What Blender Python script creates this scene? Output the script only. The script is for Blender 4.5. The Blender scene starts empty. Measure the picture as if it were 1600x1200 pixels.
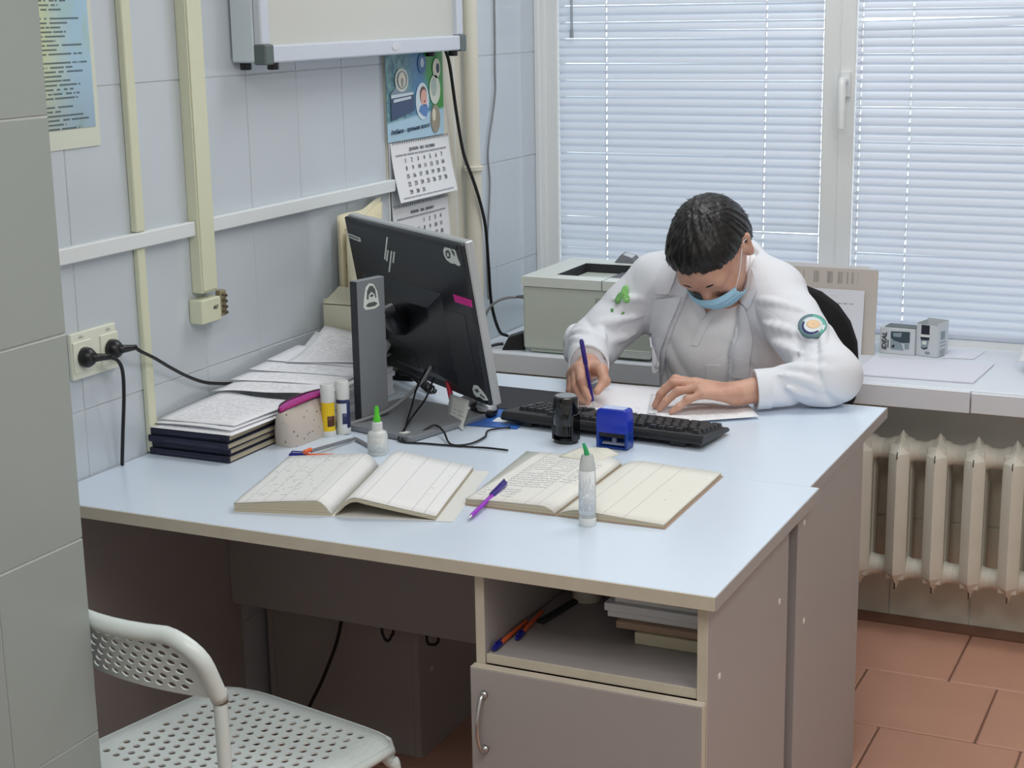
import bpy, bmesh, math, random
import numpy as np
from mathutils import Vector, Matrix, Quaternion
random.seed(7); np.random.seed(7)
PI = math.pi
scene = bpy.context.scene
COL = scene.collection

# ---------------------------------------------------------------- camera
CAM_POS = (2.006, 0.0, 1.615)
cd = bpy.data.cameras.new('camera'); cam = bpy.data.objects.new('camera', cd); COL.objects.link(cam)
_yaw, _pit, _rol = 0.4443519, 0.23158075, 0.0173367
_f = Vector((-math.sin(_yaw)*math.cos(_pit), math.cos(_yaw)*math.cos(_pit), -math.sin(_pit)))
_r = Vector((math.cos(_yaw), math.sin(_yaw), 0)); _d = _f.cross(_r)
_c, _s = math.cos(_rol), math.sin(_rol)
_R, _D = _c*_r + _s*_d, -_s*_r + _c*_d
cam.matrix_world = Matrix(((_R.x, -_D.x, -_f.x, CAM_POS[0]), (_R.y, -_D.y, -_f.y, CAM_POS[1]), (_R.z, -_D.z, -_f.z, CAM_POS[2]), (0, 0, 0, 1)))
cd.sensor_width = 36; cd.lens = 2508.94/1600*36; cd.clip_start = .05
scene.camera = cam

# ---------------------------------------------------------------- light
scene.view_settings.view_transform = 'Standard'; scene.view_settings.look = 'None'
scene.view_settings.gamma = 1; scene.view_settings.use_curve_mapping = False
scene.view_settings.exposure = 0.24
scene.cycles.max_bounces = 10; scene.cycles.diffuse_bounces = 6; scene.cycles.glossy_bounces = 4
scene.cycles.transmission_bounces = 6; scene.cycles.transparent_max_bounces = 12
scene.cycles.sample_clamp_indirect = 6
scene.cycles.caustics_reflective = False; scene.cycles.caustics_refractive = False
w = bpy.data.worlds.new('overcast_sky'); scene.world = w; w.use_nodes = True
bg = w.node_tree.nodes['Background']; bg.inputs[0].default_value = (.90, .94, 1.0, 1); bg.inputs[1].default_value = 2.55
def area_lamp(name, loc, sx, sy, power, col, rot=(0, 0, 0)):
    l = bpy.data.lights.new(name, 'AREA'); l.shape = 'RECTANGLE'; l.size = sx; l.size_y = sy
    l.energy = power; l.color = col
    o = bpy.data.objects.new(name, l); o.location = loc; o.rotation_euler = rot; COL.objects.link(o); return o
area_lamp('ceiling_lamp', (.95, 3.45, 2.70), 1.25, .6, 15, (.95, .98, 1.0))
area_lamp('ceiling_lamp', (2.45, 1.7, 2.70), .6, 1.25, 17, (.98, .99, 1.0))
area_lamp('ceiling_lamp', (1.5, .6, 2.70), .6, 1.25, 20, (1.0, .97, .93))  # warm fill added to lift faces toward the camera, hung at ceiling height

# ---------------------------------------------------------------- helpers
def lin(c):
    return tuple(((x/255)/12.92 if x/255 <= .04045 else ((x/255+.055)/1.055)**2.4) for x in c)
class NG:
    """small wrapper for node graphs"""
    def __init__(s, m): s.t = m.node_tree; s.b = s.t.nodes.get('Principled BSDF')
    def n(s, typ, **kw):
        x = s.t.nodes.new(typ)
        for k, v in kw.items(): setattr(x, k, v)
        return x
    def l(s, a, b): s.t.links.new(a, b)
    def val(s, sock, v):
        if isinstance(v, (int, float)): sock.default_value = v
        elif isinstance(v, tuple): sock.default_value = v if len(v) != 3 or sock.type == 'VECTOR' else (*v, 1)
        else: s.l(v, sock)
    def m(s, op, a, b=0.0, c=None):
        x = s.n('ShaderNodeMath', operation=op); s.val(x.inputs[0], a); s.val(x.inputs[1], b)
        if c is not None: s.val(x.inputs[2], c)
        return x.outputs[0]
    def mix(s, fac, a, b):
        x = s.n('ShaderNodeMix', data_type='RGBA'); s.val(x.inputs[0], fac); s.val(x.inputs[6], a); s.val(x.inputs[7], b)
        return x.outputs[2]
    def noise(s, vec, scale, detail=2, rough=.5, dist=0):
        x = s.n('ShaderNodeTexNoise'); 
        if vec is not None: s.l(vec, x.inputs['Vector'])
        x.inputs['Scale'].default_value = scale; x.inputs['Detail'].default_value = detail
        x.inputs['Roughness'].default_value = rough; x.inputs['Distortion'].default_value = dist
        return x.outputs['Fac']
    def coord(s, which='Object'): return s.n('ShaderNodeTexCoord').outputs[which]
    def sep(s, v):
        x = s.n('ShaderNodeSeparateXYZ'); s.l(v, x.inputs[0]); return x.outputs
    def comb(s, x, y, z=0.0):
        c = s.n('ShaderNodeCombineXYZ'); s.val(c.inputs[0], x); s.val(c.inputs[1], y); s.val(c.inputs[2], z); return c.outputs[0]
    def map(s, v, lo, hi, a=0.0, b=1.0):
        x = s.n('ShaderNodeMapRange'); s.val(x.inputs[0], v); x.inputs[1].default_value = lo; x.inputs[2].default_value = hi
        x.inputs[3].default_value = a; x.inputs[4].default_value = b; return x.outputs[0]
    def bump(s, h, strength=.3, dist=.002):
        x = s.n('ShaderNodeBump'); x.inputs['Strength'].default_value = strength; x.inputs['Distance'].default_value = dist
        s.l(h, x.inputs['Height']); s.l(x.outputs[0], s.b.inputs['Normal'])
def mat(name, rgb, rough=.5, metal=0.0, spec=.5, var=0.0, vscale=8, bump=0.0, bscale=60, coat=0.0, trans=0.0, emit=0.0, bdist=.002, ior=1.5):
    m = bpy.data.materials.new(name); m.use_nodes = True; g = NG(m); b = g.b
    c = lin(rgb); b.inputs['Base Color'].default_value = (*c, 1)
    b.inputs['Roughness'].default_value = rough; b.inputs['Metallic'].default_value = metal
    b.inputs['Specular IOR Level'].default_value = spec; b.inputs['Coat Weight'].default_value = coat
    b.inputs['Transmission Weight'].default_value = trans; b.inputs['IOR'].default_value = ior
    if emit: b.inputs['Emission Color'].default_value = (*c, 1); b.inputs['Emission Strength'].default_value = emit
    if var:
        f = g.noise(g.coord(), vscale, 3)
        lo = tuple(x*(1-var) for x in c); hi = tuple(min(1, x*(1+var)) for x in c)
        g.l(g.mix(f, lo, hi), b.inputs['Base Color'])
    if bump: g.bump(g.noise(g.coord(), bscale, 3), bump, bdist)
    return m
def print_mat(name, paper, ink, rows, word=26, fill=.62, margin=(.08, .08, .06, .06), hand=False, rough=.75, cols=0, hrule=0, thick=.42, ragged=.35, turn=False, trl=0.0):
    """paper with lines of small print; uv in 0..1 over the sheet"""
    m = bpy.data.materials.new(name); m.use_nodes = True; g = NG(m); b = g.b
    uv = g.sep(g.coord('UV')); u, v = (uv[1], uv[0]) if turn else (uv[0], uv[1])
    if hand:
        d = g.noise(g.comb(g.m('MULTIPLY', u, 30.0), g.m('MULTIPLY', v, float(rows)*1.3)), 1.0, 3)
        v2 = g.m('ADD', v, g.m('MULTIPLY', g.m('SUBTRACT', d, .5), .9/rows))
    else: v2 = v
    rv = g.m('MULTIPLY', v2, float(rows)); ri = g.m('FLOOR', rv); rf = g.m('FRACT', rv)
    line = g.m('LESS_THAN', g.m('ABSOLUTE', g.m('SUBTRACT', rf, .5)), thick/2 if not hand else .14)
    wd = g.noise(g.comb(g.m('MULTIPLY', u, float(word)), g.m('MULTIPLY', ri, 7.31)), 1.0, 2, .6)
    wm = g.m('GREATER_THAN', wd, 1-fill if fill < .5 else .5-(fill-.5)*.6)
    wn = g.n('ShaderNodeTexWhiteNoise', noise_dimensions='1D'); g.l(ri, wn.inputs['W'])
    end = g.m('LESS_THAN', u, g.m('SUBTRACT', 1-margin[1], g.m('MULTIPLY', g.m('POWER', wn.outputs[0], 2.0), ragged)))
    box = g.m('MULTIPLY', g.m('GREATER_THAN', u, margin[0]), g.m('MULTIPLY', g.m('GREATER_THAN', v, margin[2]), g.m('LESS_THAN', v, 1-margin[3])))
    ink_m = g.m('MULTIPLY', g.m('MULTIPLY', line, wm), g.m('MULTIPLY', end, box))
    fine = g.noise(g.comb(g.m('MULTIPLY', u, float(word)*7), g.m('MULTIPLY', ri, 3.7)), 1.0, 1)
    ink_m = g.m('MULTIPLY', ink_m, g.map(fine, .35, .55, .35, 1.0))
    col = g.mix(g.m('MULTIPLY', ink_m, .58), lin(paper), lin(ink))
    if cols:
        cf = g.m('FRACT', g.m('MULTIPLY', u, float(cols))); lm = g.m('LESS_THAN', cf, .022*cols/4)
        col = g.mix(g.m('MULTIPLY', lm, .45), col, lin(ink))
    if hrule:
        hf = g.m('FRACT', g.m('MULTIPLY', v, float(hrule))); lm = g.m('LESS_THAN', hf, .07)
        col = g.mix(g.m('MULTIPLY', lm, .16), col, lin(ink))
    g.l(col, b.inputs['Base Color']); b.inputs['Roughness'].default_value = rough; b.inputs['Specular IOR Level'].default_value = .25
    return m

class MB:
    """collects geometry, links it as ONE mesh object"""
    def __init__(s): s.v = []; s.f = []; s.uv = {}
    def add(s, vs, fs, M=None):
        o = len(s.v)
        s.v += [tuple(M @ Vector(p)) for p in vs] if M is not None else [tuple(p) for p in vs]
        s.f += [tuple(i+o for i in f) for f in fs]; return s
    def box(s, x0, x1, y0, y1, z0, z1, M=None):
        vs = [(x, y, z) for x in (x0, x1) for y in (y0, y1) for z in (z0, z1)]
        return s.add(vs, [(0, 1, 3, 2), (4, 6, 7, 5), (0, 4, 5, 1), (2, 3, 7, 6), (0, 2, 6, 4), (1, 5, 7, 3)], M)
    def prism(s, poly, z0, z1, M=None):
        n = len(poly); vs = [(x, y, z0) for x, y in poly]+[(x, y, z1) for x, y in poly]
        fs = [tuple(range(n-1, -1, -1)), tuple(range(n, 2*n))]+[(i, (i+1) % n, n+(i+1) % n, n+i) for i in range(n)]
        return s.add(vs, fs, M)
    def lathe(s, prof, n=20, M=None, sx=1, sy=1):
        vs = []; fs = []
        for r, z in prof:
            for k in range(n):
                a = 2*PI*k/n; vs.append((r*math.cos(a)*sx, r*math.sin(a)*sy, z))
        for i in range(len(prof)-1):
            for k in range(n):
                k2 = (k+1) % n; fs.append((i*n+k, i*n+k2, (i+1)*n+k2, (i+1)*n+k))
        fs.append(tuple(range(n-1, -1, -1))); L = (len(prof)-1)*n; fs.append(tuple(range(L, L+n)))
        return s.add(vs, fs, M)
    def tube(s, path, r, n=8, M=None, sx=1.0):
        P = [Vector(p) for p in path]; vs = []; fs = []
        rr = r if isinstance(r, (list, tuple)) else [r]*len(P)
        t = (P[1]-P[0]).normalized(); u = t.orthogonal().normalized()
        for i, p in enumerate(P):
            a = P[max(i-1, 0)]; b = P[min(i+1, len(P)-1)]; t2 = (b-a)
            t2 = t2.normalized() if t2.length > 1e-9 else t
            u = (t.rotation_difference(t2) @ u); u = (u - t2*u.dot(t2)).normalized(); t = t2
            w_ = t.cross(u)
            for k in range(n):
                an = 2*PI*k/n; vs.append(p + (u*math.cos(an)*sx + w_*math.sin(an))*rr[i])
        for i in range(len(P)-1):
            for k in range(n):
                k2 = (k+1) % n; fs.append((i*n+k, i*n+k2, (i+1)*n+k2, (i+1)*n+k))
        fs.append(tuple(range(n-1, -1, -1))); L = (len(P)-1)*n; fs.append(tuple(range(L, L+n)))
        return s.add(vs, fs, M)
    def ellipsoid(s, c, r, nu=16, nv=10, M=None):
        prof = [(math.sin(PI*i/nv), -math.cos(PI*i/nv)) for i in range(nv+1)]
        prof[0] = (.02, -1); prof[-1] = (.02, 1)
        T = Matrix.Translation(c) @ Matrix.Diagonal((*r, 1))
        return s.lathe(prof, nu, (M @ T) if M is not None else T)
    def sheet(s, fn, nu, nv, th=.0006, M=None):
        """thin closed sheet; fn(u,v)->point, uv stored"""
        o = len(s.v); N = (nu+1)*(nv+1)
        P = [[Vector(fn(i/nu, j/nv)) for j in range(nv+1)] for i in range(nu+1)]
        top = []; bot = []
        for i in range(nu+1):
            for j in range(nv+1):
                du = P[min(i+1, nu)][j]-P[max(i-1, 0)][j]; dv = P[i][min(j+1, nv)]-P[i][max(j-1, 0)]
                n_ = du.cross(dv); n_ = n_.normalized() if n_.length > 1e-12 else Vector((0, 0, 1))
                top.append(P[i][j]); bot.append(P[i][j]-n_*th)
        vs = top+bot
        if M is not None: vs = [M @ p for p in vs]
        s.v += [tuple(p) for p in vs]
        idx = lambda i, j, k: o + k*N + i*(nv+1)+j
        def q(a, uvs): s.uv[len(s.f)] = uvs; s.f.append(a)
        for i in range(nu):
            for j in range(nv):
                uvs = [(i/nu, j/nv), ((i+1)/nu, j/nv), ((i+1)/nu, (j+1)/nv), (i/nu, (j+1)/nv)]
                q((idx(i, j, 0), idx(i+1, j, 0), idx(i+1, j+1, 0), idx(i, j+1, 0)), uvs)
                q((idx(i, j+1, 1), idx(i+1, j+1, 1), idx(i+1, j, 1), idx(i, j, 1)), [(0, 0)]*4)
        for i in range(nu):
            s.f.append((idx(i, 0, 1), idx(i+1, 0, 1), idx(i+1, 0, 0), idx(i, 0, 0)))
            s.f.append((idx(i+1, nv, 1), idx(i, nv, 1), idx(i, nv, 0), idx(i+1, nv, 0)))
        for j in range(nv):
            s.f.append((idx(0, j+1, 1), idx(0, j, 1), idx(0, j, 0), idx(0, j+1, 0)))
            s.f.append((idx(nu, j, 1), idx(nu, j+1, 1), idx(nu, j+1, 0), idx(nu, j, 0)))
        return s
    def mesh(s, name, bevel=0.0, seg=1, smooth=False):
        me = bpy.data.meshes.new(name); me.from_pydata(s.v, [], s.f)
        if s.uv:
            ul = me.uv_layers.new(name='UVMap')
            for p in me.polygons:
                u = s.uv.get(p.index)
                if u:
                    for li, c in zip(p.loop_indices, u): ul.data[li].uv = c
        if bevel:
            bm = bmesh.new(); bm.from_mesh(me)
            es = [e for e in bm.edges if len(e.link_faces) == 2 and e.calc_face_angle(0) > .5]
            bmesh.ops.bevel(bm, geom=es, offset=bevel, segments=seg, affect='EDGES', profile=.5, clamp_overlap=True)
            bm.to_mesh(me); bm.free()
        if smooth:
            me.polygons.foreach_set('use_smooth', [True]*len(me.polygons))
            if smooth is not True: me.set_sharp_from_angle(angle=smooth)
        me.update(); return me
    def build(s, name, m, parent=None, bevel=0.0, seg=1, smooth=False, loc=None, rotz=0.0):
        me = s.mesh(name, bevel, seg, smooth); me.materials.append(m)
        return link(name, me, parent, loc, rotz)
def link(name, me, parent=None, loc=None, rotz=0.0):
    o = bpy.data.objects.new(name, me); COL.objects.link(o)
    if loc is not None: o.location = loc
    if rotz: o.rotation_euler = (0, 0, rotz)
    if parent is not None: o.parent = parent
    return o
def tag(o, label=None, cat=None, group=None, kind=None):
    if label: o['label'] = label
    if cat: o['category'] = cat
    if group: o['group'] = group
    if kind: o['kind'] = kind
    return o
def thing(name, label, cat, loc=(0, 0, 0), rotz=0.0, group=None):
    o = bpy.data.objects.new(name, None); o.empty_display_size = .05; COL.objects.link(o)
    o.location = loc; o.rotation_euler = (0, 0, rotz); return tag(o, label, cat, group)
def copy_tree(o, parent=None):
    c = o.copy(); COL.objects.link(c); c.parent = parent
    for ch in list(o.children): copy_tree(ch, c)
    return c
def text(s, size, m, parent, M, name='lettering', align='CENTER', ext=.0004, shear=0.0, bold=0.0):
    cu = bpy.data.curves.new('t', 'FONT'); cu.body = s; cu.size = size; cu.align_x = align; cu.align_y = 'CENTER'
    cu.extrude = ext; cu.shear = shear; cu.offset = bold; cu.resolution_u = 2
    t = bpy.data.objects.new('t', cu); COL.objects.link(t)
    me = bpy.data.meshes.new_from_object(t.evaluated_get(bpy.context.evaluated_depsgraph_get()))
    bpy.data.objects.remove(t); bpy.data.curves.remove(cu)
    me.name = name; me.materials.clear(); me.materials.append(m); me.transform(M)
    return link(name, me, parent)
def frame(o, x, y):
    """matrix with given origin and x,y axes (z = x cross y)"""
    x = Vector(x).normalized(); y = Vector(y); y = (y-x*y.dot(x)).normalized(); z = x.cross(y)
    return Matrix(((x.x, y.x, z.x, o[0]), (x.y, y.y, z.y, o[1]), (x.z, y.z, z.z, o[2]), (0, 0, 0, 1)))
def spline(pts, n=8):
    """catmull-rom through points"""
    P = [Vector(p) for p in pts]; P = [P[0]*2-P[1]]+P+[P[-1]*2-P[-2]]; out = []
    for i in range(1, len(P)-2):
        for k in range(n):
            t = k/n; a, b, c, d = P[i-1], P[i], P[i+1], P[i+2]
            out.append(.5*((2*b)+(c-a)*t+(2*a-5*b+4*c-d)*t*t+(3*b-a-3*c+d)*t**3))
    out.append(P[-2]); return out
def circle(r, n=16, cx=0, cy=0, sx=1, sy=1): return [(cx+r*sx*math.cos(2*PI*k/n), cy+r*sy*math.sin(2*PI*k/n)) for k in range(n)]

# ---------------------------------------------------------------- materials
M_TILE = mat('glazed_white_tile', (198, 206, 213), .13, spec=.5, var=.02, vscale=3)
M_TILE2 = mat('glazed_tile_shaded', (154, 163, 161), .30, spec=.35, var=.02, vscale=3)  # white tile again, darkened: shade away from the window put into the colour
M_GROUT = mat('grout', (206, 209, 210), .6, var=.1, vscale=20)
M_CREAM = mat('cream_wall_paint', (214, 211, 198), .5, var=.03)
M_PLASTER = mat('grey_wall_paint', (216, 219, 214), .6, var=.05, vscale=6, bump=.2, bscale=40)
M_WHITE_WALL = mat('white_wall_paint', (240, 238, 234), .8)
M_FLOOR = mat('terracotta_tile', (190, 144, 124), .40, var=.10, vscale=5, bump=.08, bscale=90)
M_FGROUT = mat('floor_grout', (118, 90, 76), .85)
M_PVC = mat('white_pvc', (226, 228, 228), .3, spec=.5)
M_TRIMW = mat('white_plastic_trim', (222, 227, 228), .35)
M_TRUNK = mat('cream_cable_trunking', (214, 216, 190), .4, var=.03)
M_SILL = mat('white_sill_board', (224, 229, 236), .35, var=.02)
M_LAM = mat('white_laminate', (214, 227, 242), .24, spec=.55, var=.02, vscale=4)
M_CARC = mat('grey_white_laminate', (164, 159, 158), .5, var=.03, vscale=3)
M_EDGE = mat('cream_edge_band', (198, 190, 174), .55, var=.08, vscale=30)
M_BLACK = mat('black_plastic', (22, 23, 26), .35, spec=.5)
M_CABLE = mat('black_cable', (14, 14, 17), .45)
M_GCABLE = mat('grey_cable', (132, 134, 138), .5)
M_STEEL = mat('brushed_steel', (200, 200, 200), .28, metal=1)
M_PAPER = mat('white_paper', (232, 233, 236), .75, spec=.2)
# ================================================================ ROOM SHELL
def struct(name, mb, m, parent=None, **k):
    o = mb.build(name, m, parent, **k)
    if parent is None: o['kind'] = 'structure'
    return o
def tile_mesh(w_, h_, th=.007, bev=.0012):
    b = MB(); b.box(-w_/2, w_/2, -h_/2, h_/2, -th, 0); return b.mesh('tile', bev)
_tm = {}
def lay_tile(parent, m, origin, ax, ay, w_, h_, gap=.0018, tilt=.0022):
    key = (round(w_, 3), round(h_, 3), m.name)
    if key not in _tm:
        me = tile_mesh(w_-gap, h_-gap); me.materials.append(m); _tm[key] = me
    o = bpy.data.objects.new('tile', _tm[key]); COL.objects.link(o); o.parent = parent
    F = frame(origin, ax, ay)
    o.matrix_local = F @ Matrix.Rotation(random.uniform(-tilt, tilt), 4, 'X') @ Matrix.Rotation(random.uniform(-tilt, tilt), 4, 'Y') @ Matrix.Translation((0, 0, random.uniform(-.0003, .0003)))
    return o
ZJ = [-.02+.3*k for k in range(0, 9)]
# left wall, x = 0
b = MB(); b.box(-.15, -.0022, 1.7, 4.5, 0, 2.75); wall_left = struct('wall_left', b, M_GROUT)
cols = [2.915+.197*k for k in range(-6, 4)]
for i in range(len(cols)-1):
    for j in range(len(ZJ)-1):
        z0 = max(ZJ[j], 0.0); lay_tile(wall_left, M_TILE, (0, (cols[i]+cols[i+1])/2, (z0+ZJ[j+1])/2), (0, 1, 0), (0, 0, 1), cols[i+1]-cols[i], ZJ[j+1]-z0)
nc = [3.968, 4.122, 4.319, 4.5]
for i in range(3):
    for j in range(2, len(ZJ)-1):
        lay_tile(wall_left, M_TILE, (0, (nc[i]+nc[i+1])/2, (ZJ[j]+ZJ[j+1])/2), (0, 1, 0), (0, 0, 1), nc[i+1]-nc[i], .3)
b = MB(); b.box(-.006, .004, 3.507, 3.966, 0, 2.75); b.build('painted_strip', M_CREAM, wall_left)
b = MB(); b.box(0, .007, 3.503, 3.513, 0, 1.166); b.box(0, .005, 3.872, 3.878, .7, 2.6); b.build('tile_edge_profile', M_TRIMW, wall_left)
# near partition on the left, x = .5 (its end is what hides the alcove)
b = MB(); b.box(0.0, .4978, -1.2, 1.7178, 0, 2.75); wall_near = struct('wall_near', b, M_GROUT)
fc = [1.72]+[1.543-.2*k for k in range(0, 9)]
for i in range(len(fc)-1):
    for j in range(0, len(ZJ)-1):
        z0 = max(ZJ[j], 0.0); lay_tile(wall_near, M_TILE2, (.5, (fc[i]+fc[i+1])/2, (z0+ZJ[j+1])/2), (0, 1, 0), (0, 0, 1), fc[i]-fc[i+1], ZJ[j+1]-z0)
for j in range(0, len(ZJ)-1):
    z0 = max(ZJ[j], 0.0)
    for xx in (.4, .2): lay_tile(wall_near, M_TILE2, (xx-.004, 1.72, (z0+ZJ[j+1])/2), (-1, 0, 0), (0, 0, 1), .2, ZJ[j+1]-z0)
b = MB(); b.box(-.15, 0, -1.2, 1.7, 0, 2.75); struct('wall_outer', b, M_WHITE_WALL)
# window wall: parapet under the sill, window recess, lintel, pier on the right
WX1 = 1.86
b = MB(); b.box(0, 3.3, 4.106, 4.62, 0, .62); b.box(WX1+.03, 3.3, 4.106, 4.62, .62, 2.75)
b.box(0, WX1+.03, 4.106, 4.62, 2.12, 2.75)
wall_back = struct('wall_back', b, M_PLASTER)
for zi, (z0, z1) in enumerate(((0, .279), (.279, .475))):
    xs = 1.164 - .2105*5 + (.0 if zi == 0 else .0)
    for k in range(12):
        if .05 < xs+.2105*k < 3.0: lay_tile(wall_back, M_CREAM, (xs+.2105*(k+.5), 4.101, (z0+z1)/2), (1, 0, 0), (0, 0, 1), .2105, z1-z0, gap=.004, tilt=.006)
# floor
b = MB(); b.box(-.15, 3.4, -1.3, 4.62, -.12, -.005); floor = struct('floor', b, M_FGROUT)
ry = [4.04, 3.725, 3.41]+[3.41-.3145*k for k in range(1, 6)]
offs = [1.392, 1.195, 1.295, 1.25, 1.30, 1.2, 1.37, 1.28]
_fm = tile_mesh(.3085, .3105, .02, .003); _fm.materials.append(M_FLOOR)
for i in range(len(ry)):
    y1 = ry[i]; y0 = y1-.3145 if i+1 >= len(ry) else ry[i+1]
    for k in range(-4, 6):
        x0 = offs[i]+.3125*k
        if x0 < .0 or x0 > 2.6: continue
        o = bpy.data.objects.new('tile', _fm); COL.objects.link(o); o.parent = floor
        o.location = (x0+.15625, (y0+y1)/2, random.uniform(-.0006, .0004)); o.rotation_euler = (random.uniform(-.002, .002), random.uniform(-.002, .002), random.uniform(-.003, .003))
b = MB(); b.box(.3, 1.86, 4.042, 4.10, -.004, .004); b.build('edge_strip', mat('dark_terracotta', (128, 92, 76), .6), floor)
# remaining shell
b = MB(); b.box(-.15, 3.4, -1.3, 4.62, 2.75, 2.9); struct('ceiling', b, M_WHITE_WALL)
b = MB(); b.box(3.3, 3.4, -1.3, 4.62, -.1, 2.75); struct('wall_right', b, M_WHITE_WALL)
b = MB(); b.box(-.15, 3.4, -1.3, -1.2, -.1, 2.75); struct('wall_rear', b, M_WHITE_WALL)

# ---- rail and cable trunking on the left wall
b = MB()
for y0, y1 in ((1.725, 2.679), (2.736, 3.515)): b.box(0.0005, .020, y0, y1, 1.166, 1.196)
t = struct('trim_1', b, M_TRIMW, bevel=.002)
b = MB(); b.box(.0005, .016, 2.496, 2.523, 1.197, 2.7); b.box(.0005, .013, 2.498, 2.522, .752, 1.165)
struct('trim_2', b, M_TRUNK, bevel=.002)
b = MB(); b.box(.0005, .026, 2.680, 2.735, 1.046, 2.7); b.box(.026, .0285, 2.683, 2.732, 1.05, 2.7)
struct('trim_3', b, M_TRUNK, bevel=.0015)
t = thing('junction_box', 'small cream cable box hanging open at the lower end of the wide trunking', 'junction box', (0, 2.70, 1.01))
b = MB(); b.box(.001, .034, -.035, .032, -.026, .024); b.build('cover', M_TRUNK, t, bevel=.002)
M_DKTXT = mat('dark_print', (52, 54, 58), .7)
text('407', .0115, M_DKTXT, t, frame((.0346, .012, .003), (0, 1, 0), (0, 0, 1)))
b = MB(); b.box(.018, .033, .034, .054, -.020, .034); b.build('terminal_block', mat('old_cream_plastic', (140, 132, 104), .6, var=.5, vscale=60, bump=.5, bscale=150), t, bevel=.002)
for k in range(4):
    b = MB(); b.tube([(.033, .037, .026-.012*k), (.039, .046, .024-.012*k), (.033, .055, .020-.012*k)], .0022, 6); b.build('screw_terminal', mat('tarnished_metal', (96, 88, 68), .5, metal=.6) if k == 0 else bpy.data.materials['tarnished_metal'], t, smooth=True)

# ---- window: frames, panes
M_GLASS = bpy.data.materials.new('window_glass'); M_GLASS.use_nodes = True
g = NG(M_GLASS); g.t.nodes.remove(g.b); out = g.t.nodes['Material Output']
tr = g.n('ShaderNodeBsdfTransparent'); gl = g.n('ShaderNodeBsdfGlossy'); gl.inputs['Roughness'].default_value = .02
tr.inputs[0].default_value = (.93, .97, .96, 1); fr = g.n('ShaderNodeFresnel'); fr.inputs[0].default_value = 1.45
mx = g.n('ShaderNodeMixShader'); g.l(fr.outputs[0], mx.inputs[0]); g.l(tr.outputs[0], mx.inputs[1]); g.l(gl.outputs[0], mx.inputs[2]); g.l(mx.outputs[0], out.inputs[0])
FY0, FY1 = 4.432, 4.50
def window(n, x0, x1, handle_x=None):
    b = MB()
    for (a, c, d, e) in ((x0, x0+.045, .655, 2.12), (x1-.045, x1, .655, 2.12)): b.box(a, c, FY0, FY1, d, e)
    b.box(x0+.045, x1-.045, FY0, FY1, .655, .70); b.box(x0+.045, x1-.045, FY0, FY1, 2.07, 2.12)
    wd = struct('window_%d' % n, b, M_PVC, bevel=.004)
    b = MB(); b.box(x0+.04, x1-.04, 4.478, 4.484, .695, 2.075); b.build('pane', M_GLASS, wd)
    if handle_x:
        b = MB(); b.box(handle_x-.014, handle_x+.014, FY0-.012, FY0, 1.355, 1.425)
        b.tube([(handle_x, FY0-.012, 1.40), (handle_x, FY0-.045, 1.40), (handle_x+.001, FY0-.05, 1.385), (handle_x+.002, FY0-.05, 1.27)], [.011, .011, .0115, .009], 10)
        b.build('window_handle', M_PVC, wd, bevel=.002, smooth=.6)
    return wd
window(1, .018, .905); window(2, .905, 1.86, .925)
b = MB(); b.box(.0, .018, 4.40, 4.50, .655, 2.12); b.box(.001, .026, 4.43, 4.446, .655, 2.12); struct('trim_4', b, M_PVC, bevel=.003)
# ---- window sill with a covering board and two fascia boards
b = MB(); b.box(0.003, 1.86, 3.935, 4.440, .655, .678); sill = struct('window_sill', b, M_SILL, bevel=.002)
b = MB(); b.box(.003, 1.378, 3.921, 3.934, .622, .676); b.build('fascia_board', M_SILL, sill, bevel=.0015)
b = MB(); b.box(1.381, 2.15, 3.925, 3.938, .622, .673); b.build('fascia_board', M_SILL, sill, bevel=.0015)
b = MB(); b.box(1.86, 2.15, 3.938, 4.105, .655, .674); b.build('side_board', M_SILL, sill, bevel=.0015)

# ---- venetian blinds: every slat its own mesh, cord slots cut through
M_SLAT = bpy.data.materials.new('translucent_slat'); M_SLAT.use_nodes = True
g = NG(M_SLAT); out = g.t.nodes['Material Output']
g.b.inputs['Base Color'].default_value = (*lin((214, 219, 230)), 1); g.b.inputs['Roughness'].default_value = .38
tl = g.n('ShaderNodeBsdfTranslucent'); tl.inputs[0].default_value = (.84, .89, 1.0, 1)
mx = g.n('ShaderNodeMixShader'); mx.inputs[0].default_value = .20; g.l(g.b.outputs[0], mx.inputs[1]); g.l(tl.outputs[0], mx.inputs[2]); g.l(mx.outputs[0], out.inputs[0])
M_CORD = mat('white_blind_cord', (196, 199, 206), .7)
def slat_mesh(x0, x1, cords):
    xs = [x0]; 
    for c in sorted(cords): xs += [c-.0022, c+.0022]
    xs.append(x1); W = .0252; nb = 6
    ang = math.radians(70); arch = .0026
    prof = []
    for k in range(nb+1):
        s_ = (k/nb-.5); y = s_*W; h = arch*(1-4*s_*s_)
        # top edge leans to the glass, crown of the slat faces the room
        prof.append((y*math.cos(ang)-h*math.sin(ang), y*math.sin(ang)+h*math.cos(ang)))
    b = MB(); vs = []; fs = []
    for x in xs:
        for (yy, zz) in prof: vs.append((x, yy, zz))
    n = nb+1
    for i in range(len(xs)-1):
        hole = i % 2 == 1
        for k in range(nb):
            if hole and 1 <= k <= 3: continue
            fs.append((i*n+k, (i+1)*n+k, (i+1)*n+k+1, i*n+k+1))
    b.add(vs, fs); return b.mesh('slat', smooth=True)
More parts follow.
